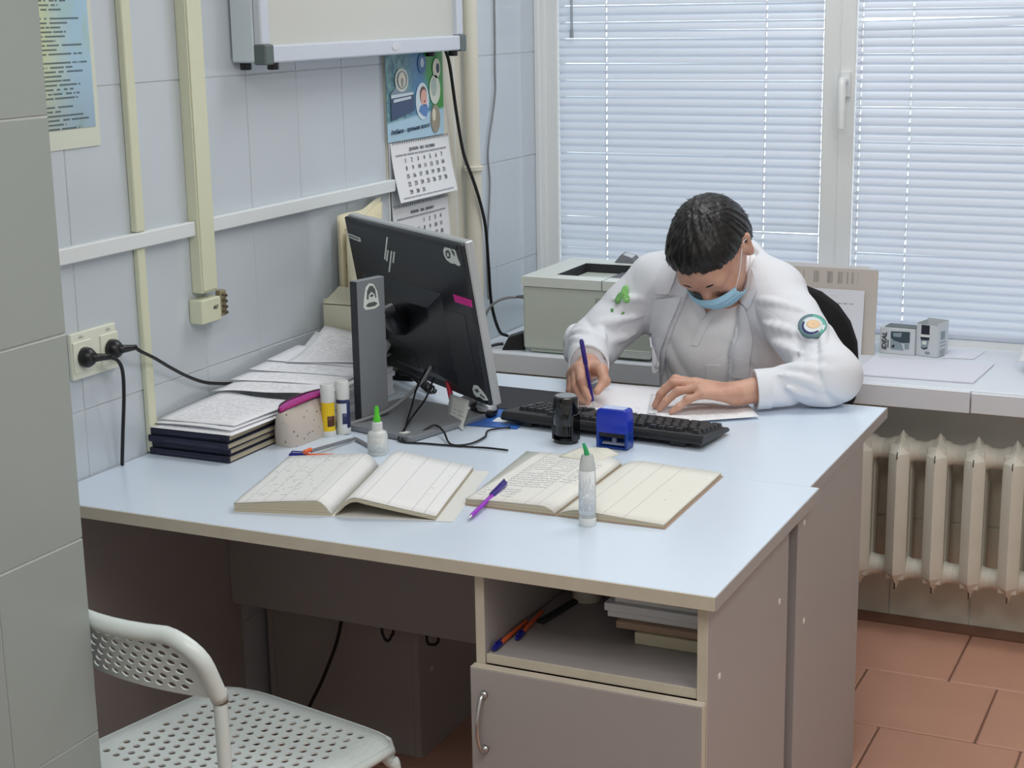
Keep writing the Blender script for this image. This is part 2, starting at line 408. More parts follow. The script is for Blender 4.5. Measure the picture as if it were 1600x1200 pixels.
def blind(name, label, x0, x1, zbot, cords, wob):
    t = thing(name, label, 'blind', ((x0+x1)/2, 4.440, zbot), 0, 'venetian blinds'); cx = (x0+x1)/2
    me = slat_mesh(x0-cx, x1-cx, [c-cx for c in cords]); me.materials.append(M_SLAT)
    pitch = .02365; n = int((2.06-zbot)/pitch)
    for k in range(1, n):
        o = link('slat', me, t, (0, random.uniform(-.0006, .0006), k*pitch+random.uniform(-.0007, .0007)))
        o.rotation_euler = (random.uniform(-.05, .05), random.uniform(-.0009, .0009)*wob, 0)
        for (zz, dr, dx) in BENT.get(name+str(int(x0*10)), ()):
            if abs(zbot+k*pitch-zz) < pitch/2: o.rotation_euler = (dx, dr, 0)
    b = MB(); b.box(x0-cx, x1-cx, -.012, .010, 2.04-zbot, 2.068-zbot); b.build('head_rail', M_PVC, t, bevel=.002)
    b = MB(); b.box(x0-cx, x1-cx, -.010, .010, -.002, .014); b.build('bottom_rail', M_SLAT, t, bevel=.003)
    for c in cords:
        for dy in (-.0075, .0075):
            b = MB(); b.tube([(c-cx+.0004*math.sin(k*2.1), dy+.0008*math.sin(k*1.7), z) for k, z in enumerate(np.linspace(.01, 2.045-zbot, 24))], .00085, 5); b.build('ladder_cord', M_CORD, t)
    return t
BENT = {'venetian_blind9': ((1.555, -.020, 0), (1.532, -.004, .1)), 'venetian_blind0': ((1.528, .004, -.12), (.985, -.006, .25), (.96, .004, -.2), (.93, .003, .2))}
blind('venetian_blind', 'left white venetian blind, closed, behind the writing doctor and printer', .066, .858, .700, (.217, .697), 2)
blind('venetian_blind', 'right white venetian blind, closed, to the right of the window handle', .952, 1.80, .702, (.966, 1.102, 1.66), 2)
t = thing('blind_wand', 'short clear tilt wand at the upper left of the left blind', 'wand', (.112, 4.426, 1.53))
b = MB(); b.tube([(0, 0, 0), (0, 0, .5)], .004, 8); b.lathe([(.005, -.012), (.006, -.010), (.006, .012), (.004, .014)], 8); b.build('rod', mat('clear_plastic_rod', (196, 204, 212), .25, trans=.5), t, smooth=.7)

# ---- heating pipe in the corner
t = thing('heating_pipe', 'cream painted vertical heating pipe between the wall calendar and window recess', 'pipe', (.034, 3.922, .0))
b = MB(); b.tube([(0, 0, 1.185), (0, 0, 2.74)], .0195, 16); b.build('upper_pipe', M_CREAM, t, smooth=.7)
b = MB(); b.tube([(0, 0, .0), (0, 0, 1.185)], .0215, 16); b.build('lower_pipe', M_CREAM, t, smooth=.7)
b = MB(); b.lathe([(.0235, 1.178), (.028, 1.180), (.028, 1.190), (.0235, 1.192)], 18); b.build('collar', M_CREAM, t, smooth=.7)

# ---- cast iron radiator
M_RAD = mat('chalky_radiator_paint', (216, 214, 202), .62, var=.06, vscale=14, bump=.5, bscale=220, bdist=.0015)
M_CHIP = mat('chipped_paint', (58, 48, 40), .8)
rad = thing('radiator', 'white cast iron radiator with pointed sections under the window sill', 'radiator', (1.208, 3.985, 0))
def rad_section():
    b = MB()
    def col(yc, dirn):
        # pointed hexagon cross-section swept in z; both ends run to a point over the middle of the section
        zs = [(.128, .03, .45), (.142, .22, .30), (.178, .95, .0), (.205, 1, 0), (.470, 1, 0), (.498, .97, .03), (.520, .62, .45), (.545, .10, .96), (.549, .02, 1.0)]
        vs = []; fs = []; n = 6
        for z, k, c_ in zs:
            wx = .0262*k; py = .030*k
            for (x, y) in ((0, -py*1.25), (wx, -py*.35), (wx*.9, py*.8), (0, py), (-wx*.9, py*.8), (-wx, -py*.35)):
                vs.append((x, yc*(1-c_)+y*(1 if dirn > 0 else -1), z))
        for i in range(len(zs)-1):
            for k in range(n):
                q = (i*n+k, i*n+(k+1) % n, (i+1)*n+(k+1) % n, (i+1)*n+k)
                fs.append(q if dirn > 0 else q[::-1])
        fs.append(tuple(range(n-1, -1, -1)) if dirn > 0 else tuple(range(n))); L = (len(zs)-1)*n
        fs.append(tuple(range(L, L+n)) if dirn > 0 else tuple(range(L+n-1, L-1, -1)))
        b.add(vs, fs)
    col(-.030, 1); col(.034, -1)
    for z in (.497, .182):
        b.tube([(-.0475, 0, z), (-.034, 0, z), (-.02, 0, z), (.02, 0, z), (.034, 0, z), (.0475, 0, z)], [.026, .0265, .034, .034, .0265, .026], 14)
        b.box(-.022, .022, -.04, .045, z-.022, z+.022)
    return b.mesh('section', .0022, 2, .5)
me = rad_section(); me.materials.append(M_RAD)
for k in range(-6, 5): link('section', me, rad, (.0935*k, 0, 0))
for k in range(-1, 5):
    b = MB()
    b.add([(-.0012, -.0685, .488), (.0012, -.0685, .488), (.0006, -.0660, .506), (-.001, -.0660, .504), (-.0012, -.060, .488), (.0012, -.060, .488), (.0006, -.060, .506), (-.001, -.060, .504)], [(0, 1, 2, 3), (4, 7, 6, 5), (0, 4, 5, 1), (1, 5, 6, 2), (2, 6, 7, 3), (3, 7, 4, 0)])
    b.box(-.0008, .0008, -.0420, -.030, .133+.002*(k % 2), .150); b.build('paint_chip', M_CHIP, rad, loc=(.0935*k, 0, 0))
# ================================================================ FURNITURE
DZ = .75
d1 = thing('office_desk', 'near white desk with open shelf cabinet, its top carrying the open registers', 'desk', (0, 0, 0))
def pbox(name, m, par, x0, x1, y0, y1, z0, z1, bev=.0012, **k):
    b = MB(); b.box(x0, x1, y0, y1, z0, z1); return b.build(name, m, par, bevel=bev, **k)
top = pbox('tabletop', M_LAM, d1, .004, 1.303, 2.169, 2.769, .7265, DZ)
pbox('edge_band', M_EDGE, top, .004, 1.3035, 2.1665, 2.169, .7265, .7492, .0006)
pbox('edge_band', M_CARC, top, 1.303, 1.3050, 2.169, 2.770, .7265, .7492, .0006)
pbox('side_panel', M_CARC, d1, .003, .019, 2.19, 2.762, .0, .726)
pbox('modesty_panel', M_CARC, d1, .0195, .889, 2.725, 2.741, .352, .726)
for x0, x1 in ((.890, .906), (1.269, 1.2855)):
    sp = pbox('side_panel', M_CARC, d1, x0, x1, 2.192, 2.640, 0, .726)
    pbox('edge_band', M_EDGE, sp, x0, x1, 2.190, 2.192, 0, .726, .0004)
M_CAP = mat('screw_cap', (222, 216, 212), .4)
for (y, z) in ((2.25, .587), (2.586, .592)):
    b = MB(); b.lathe([(.006, 0), (.005, .0012)], 10, Matrix.Translation((1.2855, y, z)) @ Matrix.Rotation(PI/2, 4, 'Y')); b.build('screw_cap', M_CAP, d1)
sh = pbox('shelf', M_CARC, d1, .907, 1.268, 2.196, 2.622, .569, .585)
pbox('edge_band', M_EDGE, sh, .907, 1.268, 2.193, 2.196, .569, .585, .0004)
pbox('back_panel', M_CARC, d1, .907, 1.268, 2.622, 2.638, .05, .726)
pbox('plinth', M_CARC, d1, .907, 1.268, 2.24, 2.256, 0, .06)
dr = pbox('door', M_CARC, d1, .888, 1.2835, 2.170, 2.189, .062, .5672)
pbox('edge_band', M_EDGE, dr, .888, 1.2835, 2.1705, 2.1888, .5672, .5686, .0004)
pbox('edge_band', M_EDGE, dr, 1.2835, 1.2850, 2.1705, 2.1868, .062, .5675, .0004)
b = MB(); b.tube(spline([(.913, 2.170, .524), (.913, 2.158, .522), (.912, 2.148, .50), (.912, 2.144, .475), (.912, 2.148, .45), (.913, 2.158, .43), (.913, 2.170, .428)], 6), .0036, 10)
for z in (.524, .428): b.lathe([(.007, 0), (.006, .004), (.0036, .006)], 12, Matrix.Translation((.913, 2.170, z)) @ Matrix.Rotation(PI/2, 4, 'X'))
b.build('handle', M_STEEL, dr, smooth=True)

d2 = thing('office_desk', 'far white desk the doctor writes on, pushed against the near desk', 'desk', (0, 0, 0))
top = pbox('tabletop', M_LAM, d2, .004, 1.2855, 2.7745, 3.408, .7255, .7488)
pbox('edge_band', M_CARC, top, 1.2855, 1.2875, 2.7735, 3.408, .7255, .7486, .0006)
pbox('edge_band', M_EDGE, top, .004, 1.2875, 3.408, 3.410, .7255, .7486, .0006)
sp = pbox('side_panel', M_CARC, d2, 1.268, 1.2855, 2.700, 3.197, 0, .725)
for (y, z) in ((2.755, .494), (2.74, .69)):
    b = MB(); b.lathe([(.006, 0), (.005, .0012)], 10, Matrix.Translation((1.2855, y, z)) @ Matrix.Rotation(PI/2, 4, 'Y')); b.build('screw_cap', M_CAP, d2)
pbox('side_panel', M_CARC, d2, .396, .412, 2.852, 3.36, 0, .725)
pbox('side_panel', M_CARC, d2, .022, .038, 2.852, 3.36, 0, .725)
pbox('back_panel', M_CARC, d2, .0385, .3955, 2.853, 2.866, 0, .725)
pbox('plinth', M_CARC, d2, .0385, .3955, 3.30, 3.316, 0, .06)
for k in range(3):
    q = pbox('drawer', M_CARC, d2, .024, .410, 3.362, 3.378, .07+.215*k, .28+.215*k)
    b = MB(); b.tube(spline([(.17, 3.378, .2+.215*k), (.172, 3.398, .2+.215*k), (.217, 3.404, .2+.215*k), (.262, 3.398, .2+.215*k), (.264, 3.378, .2+.215*k)], 4), .0036, 8); b.build('handle', M_STEEL, q, smooth=True)
b = MB(); b.lathe([(.005, 0), (.0045, .0012)], 10, Matrix.Translation((.412, 2.91, .19)) @ Matrix.Rotation(PI/2, 4, 'Y')); b.build('screw_cap', M_CAP, d2)

# ---- perforated metal chair
M_CHAIR = mat('cream_white_powder_coat', (212, 222, 221), .32, spec=.5, var=.02)
M_CHIPM = mat('worn_chair_metal', (96, 84, 70), .6)
def perforated(fn, rows, ncol, mu, mv, hr, th):
    """perforated sheet over (u,v) in 0..1, holes staggered row by row"""
    b = MB(); U0, U1, V0, V1 = mu, 1-mu, mv, 1-mv; ch = (V1-V0)/rows; cw = (U1-U0)/(ncol+.5)
    def emit(quads):
        for layer in (0, 1):
            for q in quads:
                vs = []
                for (u, v) in q:
                    p, n = fn(u, v); vs.append(p-n*th*layer)
                b.add(vs, [(0, 1, 2, 3) if layer == 0 else (3, 2, 1, 0)])
    def rect(u0, u1, v0, v1, nu, nv):
        emit([[(u0+(u1-u0)*i/nu, v0+(v1-v0)*j/nv), (u0+(u1-u0)*(i+1)/nu, v0+(v1-v0)*j/nv), (u0+(u1-u0)*(i+1)/nu, v0+(v1-v0)*(j+1)/nv), (u0+(u1-u0)*i/nu, v0+(v1-v0)*(j+1)/nv)] for i in range(nu) for j in range(nv)])
    rect(0, 1, 0, V0, 22, 4); rect(0, 1, V1, 1, 22, 4)
    for r in range(rows):
        s = U0 + (cw/2 if r % 2 else 0); v0 = V0+r*ch; v1 = v0+ch
        rect(0, s, v0, v1, 4, 1); rect(s+ncol*cw, 1, v0, v1, 4, 1)
        for c in range(ncol):
            u0 = s+c*cw; u1 = u0+cw; uc, vc = (u0+u1)/2, (v0+v1)/2
            outer = [(u1, vc), (u1, v1), (uc, v1), (u0, v1), (u0, vc), (u0, v0), (uc, v0), (u1, v0)]
            inner = [(uc+hr[0]*math.cos(PI*k/4), vc+hr[1]*math.sin(PI*k/4)) for k in range(8)]
            emit([[outer[k], outer[(k+1) % 8], inner[(k+1) % 8], inner[k]] for k in range(8)])
            for k in range(8):
                vs = []
                for (u, v) in (inner[k], inner[(k+1) % 8]):
                    p, n = fn(u, v); vs += [p, p-n*th]
                b.add(vs, [(0, 2, 3, 1)])
    return b
chair = thing('metal_chair', 'white perforated metal chair tucked toward the near desk', 'chair', (.548, 1.984, 0), math.radians(-11.8))
def seat_pt(u, v):
    # rounded-square outline
    x = (u-.5)*2; y = (v-.5)*2
    k = .10; f = 1-k*(abs(x)**6)*(abs(y)**6)
    X = x*.207*f; Y = y*.192*f
    z = .452-.010*(1-x*x)*(1-y*y) - .016*max(0, abs(x)-.80)**2*25*.6 - .018*max(0, y-.72)**2*12 - .006*max(0, -y-.85)**2*40
    return Vector((X, Y, z))
def with_n(f):
    def g_(u, v):
        e = .004; p = f(u, v); du = f(u+e, v)-f(u-e, v); dv = f(u, v+e)-f(u, v-e)
        return p, du.cross(dv).normalized()
    return g_
b = perforated(with_n(seat_pt), 14, 13, .10, .115, (.0160, .0170), .003)
seat = b.build('seat', M_CHAIR, chair, smooth=.6)
rim = [seat_pt(t, 0) for t in np.linspace(0, 1, 14)]+[seat_pt(1, t) for t in np.linspace(0, 1, 14)[1:]]+[seat_pt(1-t, 1) for t in np.linspace(0, 1, 14)[1:]]+[seat_pt(0, 1-t) for t in np.linspace(0, 1, 14)[1:]]
b = MB(); b.tube([p+Vector((0, 0, -.0075)) for p in rim], .0085, 8); b.build('seat_rim', M_CHAIR, seat, smooth=True)
def back_pt(u, v):
    x = (u-.5)*2; X = x*.178; a = abs(X)
    zt = .742 if a < .125 else .707+.035*math.sqrt(max(0, 1-((a-.125)/.058)**2))
    return Vector((X, -.196-.026*v-.030*(1-x*x), .648+(zt-.648)*v))
b = perforated(with_n(back_pt), 6, 14, .05, .07, (.0205, .052), .0025)
back = b.build('backrest', M_CHAIR, chair, smooth=.6)
def arc_frame():
    L = []
    for t in np.linspace(0, 1, 7): L.append(Vector((.183, -.186-.022*t, .645+.055*t)))
    for a in np.linspace(.2, PI/2, 6): L.append(Vector((.125+.058*math.cos(a), -.210-.018*math.sin(a), .705+.039*math.sin(a))))
    R_ = [Vector((-p.x, p.y, p.z)) for p in reversed(L)]
    mid = [Vector((x, -.228-.024*(1-(x/.125)**2), .744)) for x in np.linspace(.125, -.125, 9)[1:-1]]
    return L+mid+R_
b = MB(); b.tube(arc_frame(), .0135, 10); b.build('back_tube', M_CHAIR, back, smooth=True)
for s in (1, -1):
    b = MB(); b.tube(spline([(s*.183, -.186, .66), (s*.185, -.186, .52), (s*.193, -.19, .40), (s*.200, -.225, .01), (s*.200, -.226, 0)], 5), .0105, 10)
    lg = b.build('leg', M_CHAIR, chair, smooth=True)
    b = MB(); b.lathe([(.012, 0), (.0125, .004), (.0125, .016), (.0108, .018)], 12, Matrix.Translation((s*.200, -.226, 0))); b.build('foot_cap', M_BLACK, lg)
    b = MB(); b.lathe([(.0122, 0), (.0122, .004)], 12, Matrix.Translation((s*.183, -.186, .640))); b.build('joint_ring', M_CHIPM, lg)
    b = MB(); b.tube(spline([(s*.06, .150, .428), (s*.150, .155, .429), (s*.186, .168, .405), (s*.193, .178, .36), (s*.200, .200, .01), (s*.200, .2005, 0)], 6), .0105, 10)
    lg = b.build('leg', M_CHAIR, chair, smooth=True)
    b = MB(); b.lathe([(.012, 0), (.0125, .004), (.0125, .016), (.0108, .018)], 12, Matrix.Translation((s*.200, .2005, 0))); b.build('foot_cap', M_BLACK, lg)
b = MB(); b.tube([(-.06, .150, .428), (.06, .150, .428)], .0104, 10); b.tube([(-.188, -.186, .430), (.188, -.186, .430)], .008, 10)
for s in (1, -1): b.tube([(s*.188, -.186, .430), (s*.178, .158, .428)], .008, 10)
b.build('under_frame', M_CHAIR, chair, smooth=True)

# ---- office chair behind the doctor
oc = thing('office_chair', 'black office chair whose backrest shows behind the doctor', 'office chair', (.866, 3.652, 0), math.radians(-2))
M_FAB = mat('black_chair_fabric', (20, 20, 22), .9, bump=.3, bscale=400)
b = MB()
pl = []
for k in range(24):
    a = 2*PI*k/24; pl.append((.245*abs(math.cos(a))**.8*(1 if math.cos(a) >= 0 else -1), .722+.212*abs(math.sin(a))**.8*(1 if math.sin(a) >= 0 else -1)))
b.add([(x, .222-.022*(x/.25)**2, z) for x, z in pl]+[(x, .252-.022*(x/.25)**2, z) for x, z in pl], [tuple(range(24)), tuple(range(47, 23, -1))]+[(i, 24+i, 24+(i+1) % 24, (i+1) % 24) for i in range(24)])
b.build('backrest', M_FAB, oc, bevel=.012, seg=2, smooth=.8)
b = MB(); b.prism([(x*.235, y*.225) for x, y in [(math.copysign(abs(math.cos(a))**.6, math.cos(a)), math.copysign(abs(math.sin(a))**.6, math.sin(a))) for a in np.linspace(0, 2*PI, 24, endpoint=False)]], .42, .475); b.build('seat', M_FAB, oc, bevel=.02, seg=2, smooth=.8)
b = MB(); b.box(-.03, .03, .246, .258, .40, .65); b.box(-.03, .03, -.05, .258, .40, .42); b.build('back_bracket', M_BLACK, oc, bevel=.003)
b = MB(); b.tube([(0, 0, .08), (0, 0, .42)], .025, 14); b.build('gas_lift', M_BLACK, oc, smooth=.7)
for k in range(5):
    a = 2*PI*k/5+.3
    b = MB(); b.tube([(0, 0, .10), (.25*math.cos(a), .25*math.sin(a), .075)], [.026, .016], 8); lg = b.build('base_arm', M_BLACK, oc, smooth=.7)
    b = MB(); b.lathe([(.026, -.018), (.028, -.012), (.028, .012), (.026, .018)], 14, Matrix.Translation((.25*math.cos(a), .25*math.sin(a), .029)) @ Matrix.Rotation(PI/2, 4, 'X')); b.build('caster', M_BLACK, lg, smooth=.7)

# ================================================================ ON THE LEFT WALL
# ---- film viewer box
vw = thing('film_viewer', 'aluminium framed wall film viewer box with a switched-off cream panel', 'light box', (0, 2.862, 1.502))
M_ALU = mat('satin_aluminium', (206, 212, 222), .36, metal=.2)
M_VBODY = mat('pale_blue_grey_metal', (208, 219, 227), .38, spec=.5)
M_VSCR = mat('unlit_diffuser_panel', (198, 199, 193), .3, spec=.45)
M_GREYP = mat('grey_corner_plastic', (92, 104, 104), .5)
L_ = .93
b = MB(); b.box(.004, .060, 0, L_, .006, .52); b.build('housing', M_VBODY, vw, bevel=.003)
b = MB(); b.box(.060, .066, .02, L_-.02, .035, .50); b.build('panel', M_VSCR, vw)
b = MB(); b.box(.060, .086, .028, L_-.028, .003, .040); fr_ = b.build('bottom_rail', M_ALU, vw, bevel=.004, seg=2)
b = MB(); b.lathe([(.0085, 0), (.0085, .0012), (.007, .0018)], 18, Matrix.Translation((.086, L_*.60, .022)) @ Matrix.Rotation(PI/2, 4, 'Y') @ Matrix.Diagonal((1.05, 2.2, 1, 1))); b.build('badge', mat('silver_badge', (222, 222, 224), .25, metal=.4), fr_)
for y0, y1 in ((0.002, .034), (L_-.034, L_-.002)):
    b = MB(); b.box(.060, .080, y0, y1, .04, .52); b.build('side_rail', M_ALU, vw, bevel=.003)
    b = MB(); b.box(.058, .0885, y0-.001, y1+.001, 0, .042); b.build('corner_cap', M_GREYP, vw, bevel=.003)
for y in (.05, L_-.05):
    for x in (.018, .073):
        b = MB(); b.lathe([(.011, -.014), (.0125, -.012), (.0125, 0)], 12, Matrix.Translation((x, y if x > .05 else y-.02, .003))); b.build('rubber_foot', M_BLACK, vw, smooth=.7)

# ---- socket with two plugs
so = thing('double_socket', 'cream double wall socket with two black plugs in it', 'socket', (0, 2.354, .988))
M_SOCK = mat('cream_socket_plastic', (226, 230, 214), .35)
b = MB(); b.box(.0005, .010, -.065, .065, -.0435, .0455); b.build('mounting_plate', M_SOCK, so, bevel=.0025, seg=2)
for yy in (-.037, .041):
    b = MB(); b.box(.010, .0135, yy-.026, yy+.026, -.031, .029); c = b.build('cover', M_SOCK, so, bevel=.0015)
    b = MB(); b.lathe([(.0195, 0), (.0195, .0016), (.017, .0016), (.0165, .0006)], 24, Matrix.Translation((.0135, yy, 0)) @ Matrix.Rotation(PI/2, 4, 'Y')); b.build('well_ring', M_SOCK, c, smooth=.6)
    b = MB(); b.box(.010, .0106, yy-.007, yy+.007, .0345, .0355); b.box(.010, .0106, yy-.005, yy+.005, .0375, .0382); b.build('rating_mark', M_GCABLE, c)
def plug(label, y, dirn, path):
    t = thing('power_plug', label, 'plug', (0, y, .986))
    X = Vector(dirn).normalized()
    b = MB(); b.lathe([(.0185, .0145), (.0195, .018), (.019, .026), (.014, .034), (.009, .038)], 20, Matrix.Rotation(PI/2, 4, 'Y')); bd = b.build('plug_body', M_BLACK, t, smooth=.7)
    p0 = Vector((.030, 0, 0)); b = MB(); b.tube([p0, p0+X*.016, p0+X*.030, p0+X*.042], [.010, .008, .0065, .0055], 10); b.build('strain_relief', M_BLACK, t, smooth=True)
    b = MB(); b.tube(spline([p0+X*.040]+[Vector(p)-Vector((0, y, .986)) for p in path], 8), .0036, 8); b.build('cord', M_CABLE, t, smooth=True)
plug('black plug in the left half of the wall socket, cord hanging straight down', 2.317, (.35, .93, -.12), [(.048, 2.372, .970), (.046, 2.386, .945), (.036, 2.396, .89), (.024, 2.400, .82), (.016, 2.402, .765), (.0135, 2.404, .752)])
plug('black plug in the right half of the wall socket, cord running behind the books', 2.395, (.30, .95, -.06), [(.042, 2.45, .972), (.034, 2.50, .948), (.026, 2.56, .915), (.020, 2.62, .884), (.018, 2.68, .858), (.018, 2.74, .842), (.02, 2.80, .830)])

# ---- poster
M_POSTER = bpy.data.materials.new('leaflet_print'); M_POSTER.use_nodes = True; g = NG(M_POSTER)
uv = g.sep(g.coord('UV')); u, v = uv[0], uv[1]
nz = g.noise(g.comb(g.m('MULTIPLY', u, 2.2), g.m('MULTIPLY', v, 6.0)), 1.0, 3, .6, .6)
c1 = g.mix(g.map(u, .25, .72), lin((206, 218, 178)), lin((170, 204, 226)))
c1 = g.mix(g.map(nz, .50, .62), c1, lin((170, 204, 206))); c1 = g.mix(g.m('MULTIPLY', g.map(nz, .62, .72), g.map(u, .5, .8)), c1, lin((142, 176, 150)))
c1 = g.mix(g.map(v, .22, .03, 0, .55), c1, lin((146, 164, 182)))
rows = g.m('MULTIPLY', v, 74.0); ri = g.m('FLOOR', rows); rf = g.m('FRACT', rows)
wn = g.n('ShaderNodeTexWhiteNoise', noise_dimensions='1D'); g.l(ri, wn.inputs['W'])
lm = g.m('MULTIPLY', g.m('LESS_THAN', rf, .42), g.m('GREATER_THAN', g.noise(g.comb(g.m('MULTIPLY', u, 15.0), g.m('MULTIPLY', ri, 5.3)), 1.0, 1), .40))
lm = g.m('MULTIPLY', lm, g.m('LESS_THAN', u, g.m('ADD', .45, g.m('MULTIPLY', wn.outputs[0], .5))))
lm = g.m('MULTIPLY', lm, g.m('GREATER_THAN', g.noise(g.comb(0.0, g.m('MULTIPLY', ri, .9)), 1.0, 0), .38))
g.l(g.mix(g.m('MULTIPLY', lm, .78), c1, lin((48, 62, 72))), g.b.inputs['Base Color']); g.b.inputs['Roughness'].default_value = .35
po = thing('wall_leaflet', 'blue and green printed leaflet taped to the tiles beside the partition edge', 'poster', (.001, 2.24, 1.372))
b = MB(); b.sheet(lambda u, v: (.0018, u*.185, v*.62), 2, 4, .0012); b.build('backing_sheet', mat('cream_backing_paper', (214, 220, 206), .6), po)
b = MB(); b.sheet(lambda u, v: (.0030, .003+u*.170, .036+v*.58), 2, 4, .0008); b.build('printed_sheet', M_POSTER, po)

# ---- tear-off calendar
ca = thing('wall_calendar', 'three part wall calendar with December and January sheets and a blue picture header', 'calendar', (.006, 3.502, .985))
M_SKY = bpy.data.materials.new('calendar_header_print'); M_SKY.use_nodes = True; g = NG(M_SKY)
uv = g.sep(g.coord('UV')); u, v = uv[0], uv[1]
nz = g.noise(g.comb(g.m('MULTIPLY', u, 14.0), g.m('MULTIPLY', v, 9.0)), 1.0, 4, .7, .5)
tree = g.mix(g.map(nz, .38, .62), lin((58, 104, 122)), lin((120, 168, 168)))
c1 = g.mix(g.map(u, .30, .55), tree, lin((70, 128, 176)))
gb = g.map(g.m('ADD', u, g.m('MULTIPLY', v, .28)), .80, .93); c1 = g.mix(gb, c1, lin((58, 148, 62)))
lowm = g.map(g.m('SUBTRACT', v, g.m('MULTIPLY', u, .10)), .24, .20); c1 = g.mix(lowm, c1, lin((172, 206, 226)))
g.l(c1, g.b.inputs['Base Color']); g.b.inputs['Roughness'].default_value = .3
H = .215
b = MB(); b.sheet(lambda u, v: (.003+.001*math.sin(3*u), u*.302, .302+v*H), 6, 4, .0012); hd = b.build('header_picture', M_SKY, ca)
def flat(name, poly, m, par, x): 
    b = MB(); b.add([(x, y, z) for y, z in poly]+[(x-.0004, y, z) for y, z in poly], [tuple(range(len(poly))), tuple(range(2*len(poly)-1, len(poly)-1, -1))]+[(i, len(poly)+i, len(poly)+(i+1) % len(poly), (i+1) % len(poly)) for i in range(len(poly))]); return b.build(name, m, par)
def cal_pt(u, v): return (u*.302, .302+v*H)
def cflat(name, pts, rgb, lay=1, par=None):
    m = bpy.data.materials.get('print_%d_%d_%d' % rgb) or mat('print_%d_%d_%d' % rgb, rgb, .4)
    return flat(name, [cal_pt(*p) for p in pts], m, par or hd, .0048+.0005*lay)
cflat('print_building', [(.06, .24), (.46, .33), (.46, .52), (.40, .55), (.06, .55)], (52, 74, 110))
cflat('print_roof', [(.05, .54), (.40, .55), (.26, .66), (.14, .62)], (126, 148, 164), 1.5)
cflat('print_banner', [(.06, .50), (.44, .52), (.44, .55), (.06, .54)], (206, 220, 228), 3)
cflat('print_banner', [(.10, .45), (.40, .475), (.40, .505), (.10, .485)], (206, 220, 228), 3)
cflat('print_emblem', circle(.115, 22, .25, .70, 1.0, 1.18), (208, 214, 206), 2)
cflat('print_emblem', circle(.088, 20, .25, .70, 1.0, 1.18), (112, 124, 128), 3)
cflat('print_emblem', circle(.078, 20, .25, .70, .78, 1.18), (226, 224, 208), 4)
cflat('print_emblem', [(.235, .62), (.265, .62), (.278, .70), (.25, .73), (.222, .70)], (150, 152, 146), 5)
cflat('print_oval', circle(.118, 22, .60, .43, 1, 1.85), (210, 226, 236), 2)
cflat('print_hair', circle(.062, 16, .615, .50, 1, 1.7), (110, 78, 66), 3)
cflat('print_face', circle(.056, 16, .622, .47, 1, 1.7), (222, 172, 158), 4)
cflat('print_mouth', circle(.014, 8, .630, .425, 1, 1.0), (170, 60, 60), 5)
cflat('print_clothes', [(.53, .32), (.60, .26), (.66, .24), (.70, .33), (.67, .39), (.56, .38)], (86, 130, 190), 4)
for (uu, vv, r, s_, rgb) in ((.83, .55, .10, 1.75, (214, 220, 208)), (.87, .80, .07, 1.7, (222, 222, 206)), (.83, .20, .085, 2.0, (150, 142, 122)), (.61, .87, .075, 1.6, (60, 108, 160))):
    cflat('print_oval', circle(r, 18, uu, vv, 1, s_), rgb, 2)
cflat('print_figure', circle(.05, 14, .81, .58, 1, 2.2), (170, 188, 180), 3); cflat('print_figure', circle(.03, 12, .89, .80, 1, 2), (60, 72, 90), 3)
cflat('print_figure', circle(.032, 12, .80, .25, 1, 2.4), (214, 206, 188), 3); cflat('print_figure', circle(.032, 12, .61, .88, 1, 1.8), (196, 214, 224), 3)
M_INKB = mat('dark_blue_print', (40, 62, 92), .6); M_INK = mat('grey_black_print', (92, 96, 106), .7)
text('Ребёнок – превыше всего!', .0158, M_INKB, hd, frame((.0056, .115, .328), (0, 1, .03), (0, 0, 1)), shear=.25)
def cal_sheet(z0, h_, title, first, ndays, tilt, y0, wid, name_off):
    def pt(u, v): return (.003+.003*(1-v)+tilt*(1-v)**1.6+.002*math.sin(PI*u), y0+u*wid, z0+v*h_)
    b = MB(); b.sheet(pt, 8, 8, .0012); s_ = b.build('month_sheet', M_PAPER, ca)
    def put(st, size, u, v, m=M_INK):
        p = Vector(pt(u, v)); q = Vector(pt(u, min(1, v+.05))); up = (q-p)
        p.x += .0016; text(st, size, m, s_, frame(p, (0, 1, 0), up), name='lettering')
    put(title, .0105, .5, .865)
    b = MB()
    for vv, hh in ((.775, .006), (.055, .004)):
        for k in range(14):
            u0 = .06+.063*k; u1 = u0+(.05 if (k*7) % 3 else .063)
            p = [Vector(pt(u0, vv)), Vector(pt(u1, vv)), Vector(pt(u1, vv+hh*4)), Vector(pt(u0, vv+hh*4))]
            b.add([tuple(x+Vector((.0014, 0, 0))) for x in p]+[tuple(x+Vector((.0002, 0, 0))) for x in p], [(0, 1, 2, 3), (7, 6, 5, 4), (0, 4, 5, 1), (1, 5, 6, 2), (2, 6, 7, 3), (3, 7, 4, 0)])
    b.build('week_strip', mat('pale_grey_print', (150, 154, 164), .7) if 'pale_grey_print' not in bpy.data.materials else bpy.data.materials['pale_grey_print'], s_)
    for d in range(1, ndays+1):
        k = first+d-1; r_, c_ = divmod(k, 7)
        put(str(d), .0155, .20+.105*c_, .685-.135*r_)
    # spiral comb at the top edge
    b = MB()
    for k in range(26):
        p = Vector(pt(.03+.0376*k, 1.0)); b.tube([p+Vector((.000, 0, -.004)), p+Vector((.003, 0, 0)), p+Vector((.001, 0, .005))], .0009, 4)
    b.build('wire_comb', mat('wire_comb_metal', (120, 128, 130), .4, metal=.7) if 'wire_comb_metal' not in bpy.data.materials else bpy.data.materials['wire_comb_metal'], s_)
cal_sheet(.152, .146, 'ДЕКАБРЬ · 2025 · DECEMBER', 0, 31, .022, .012, .312, 0)
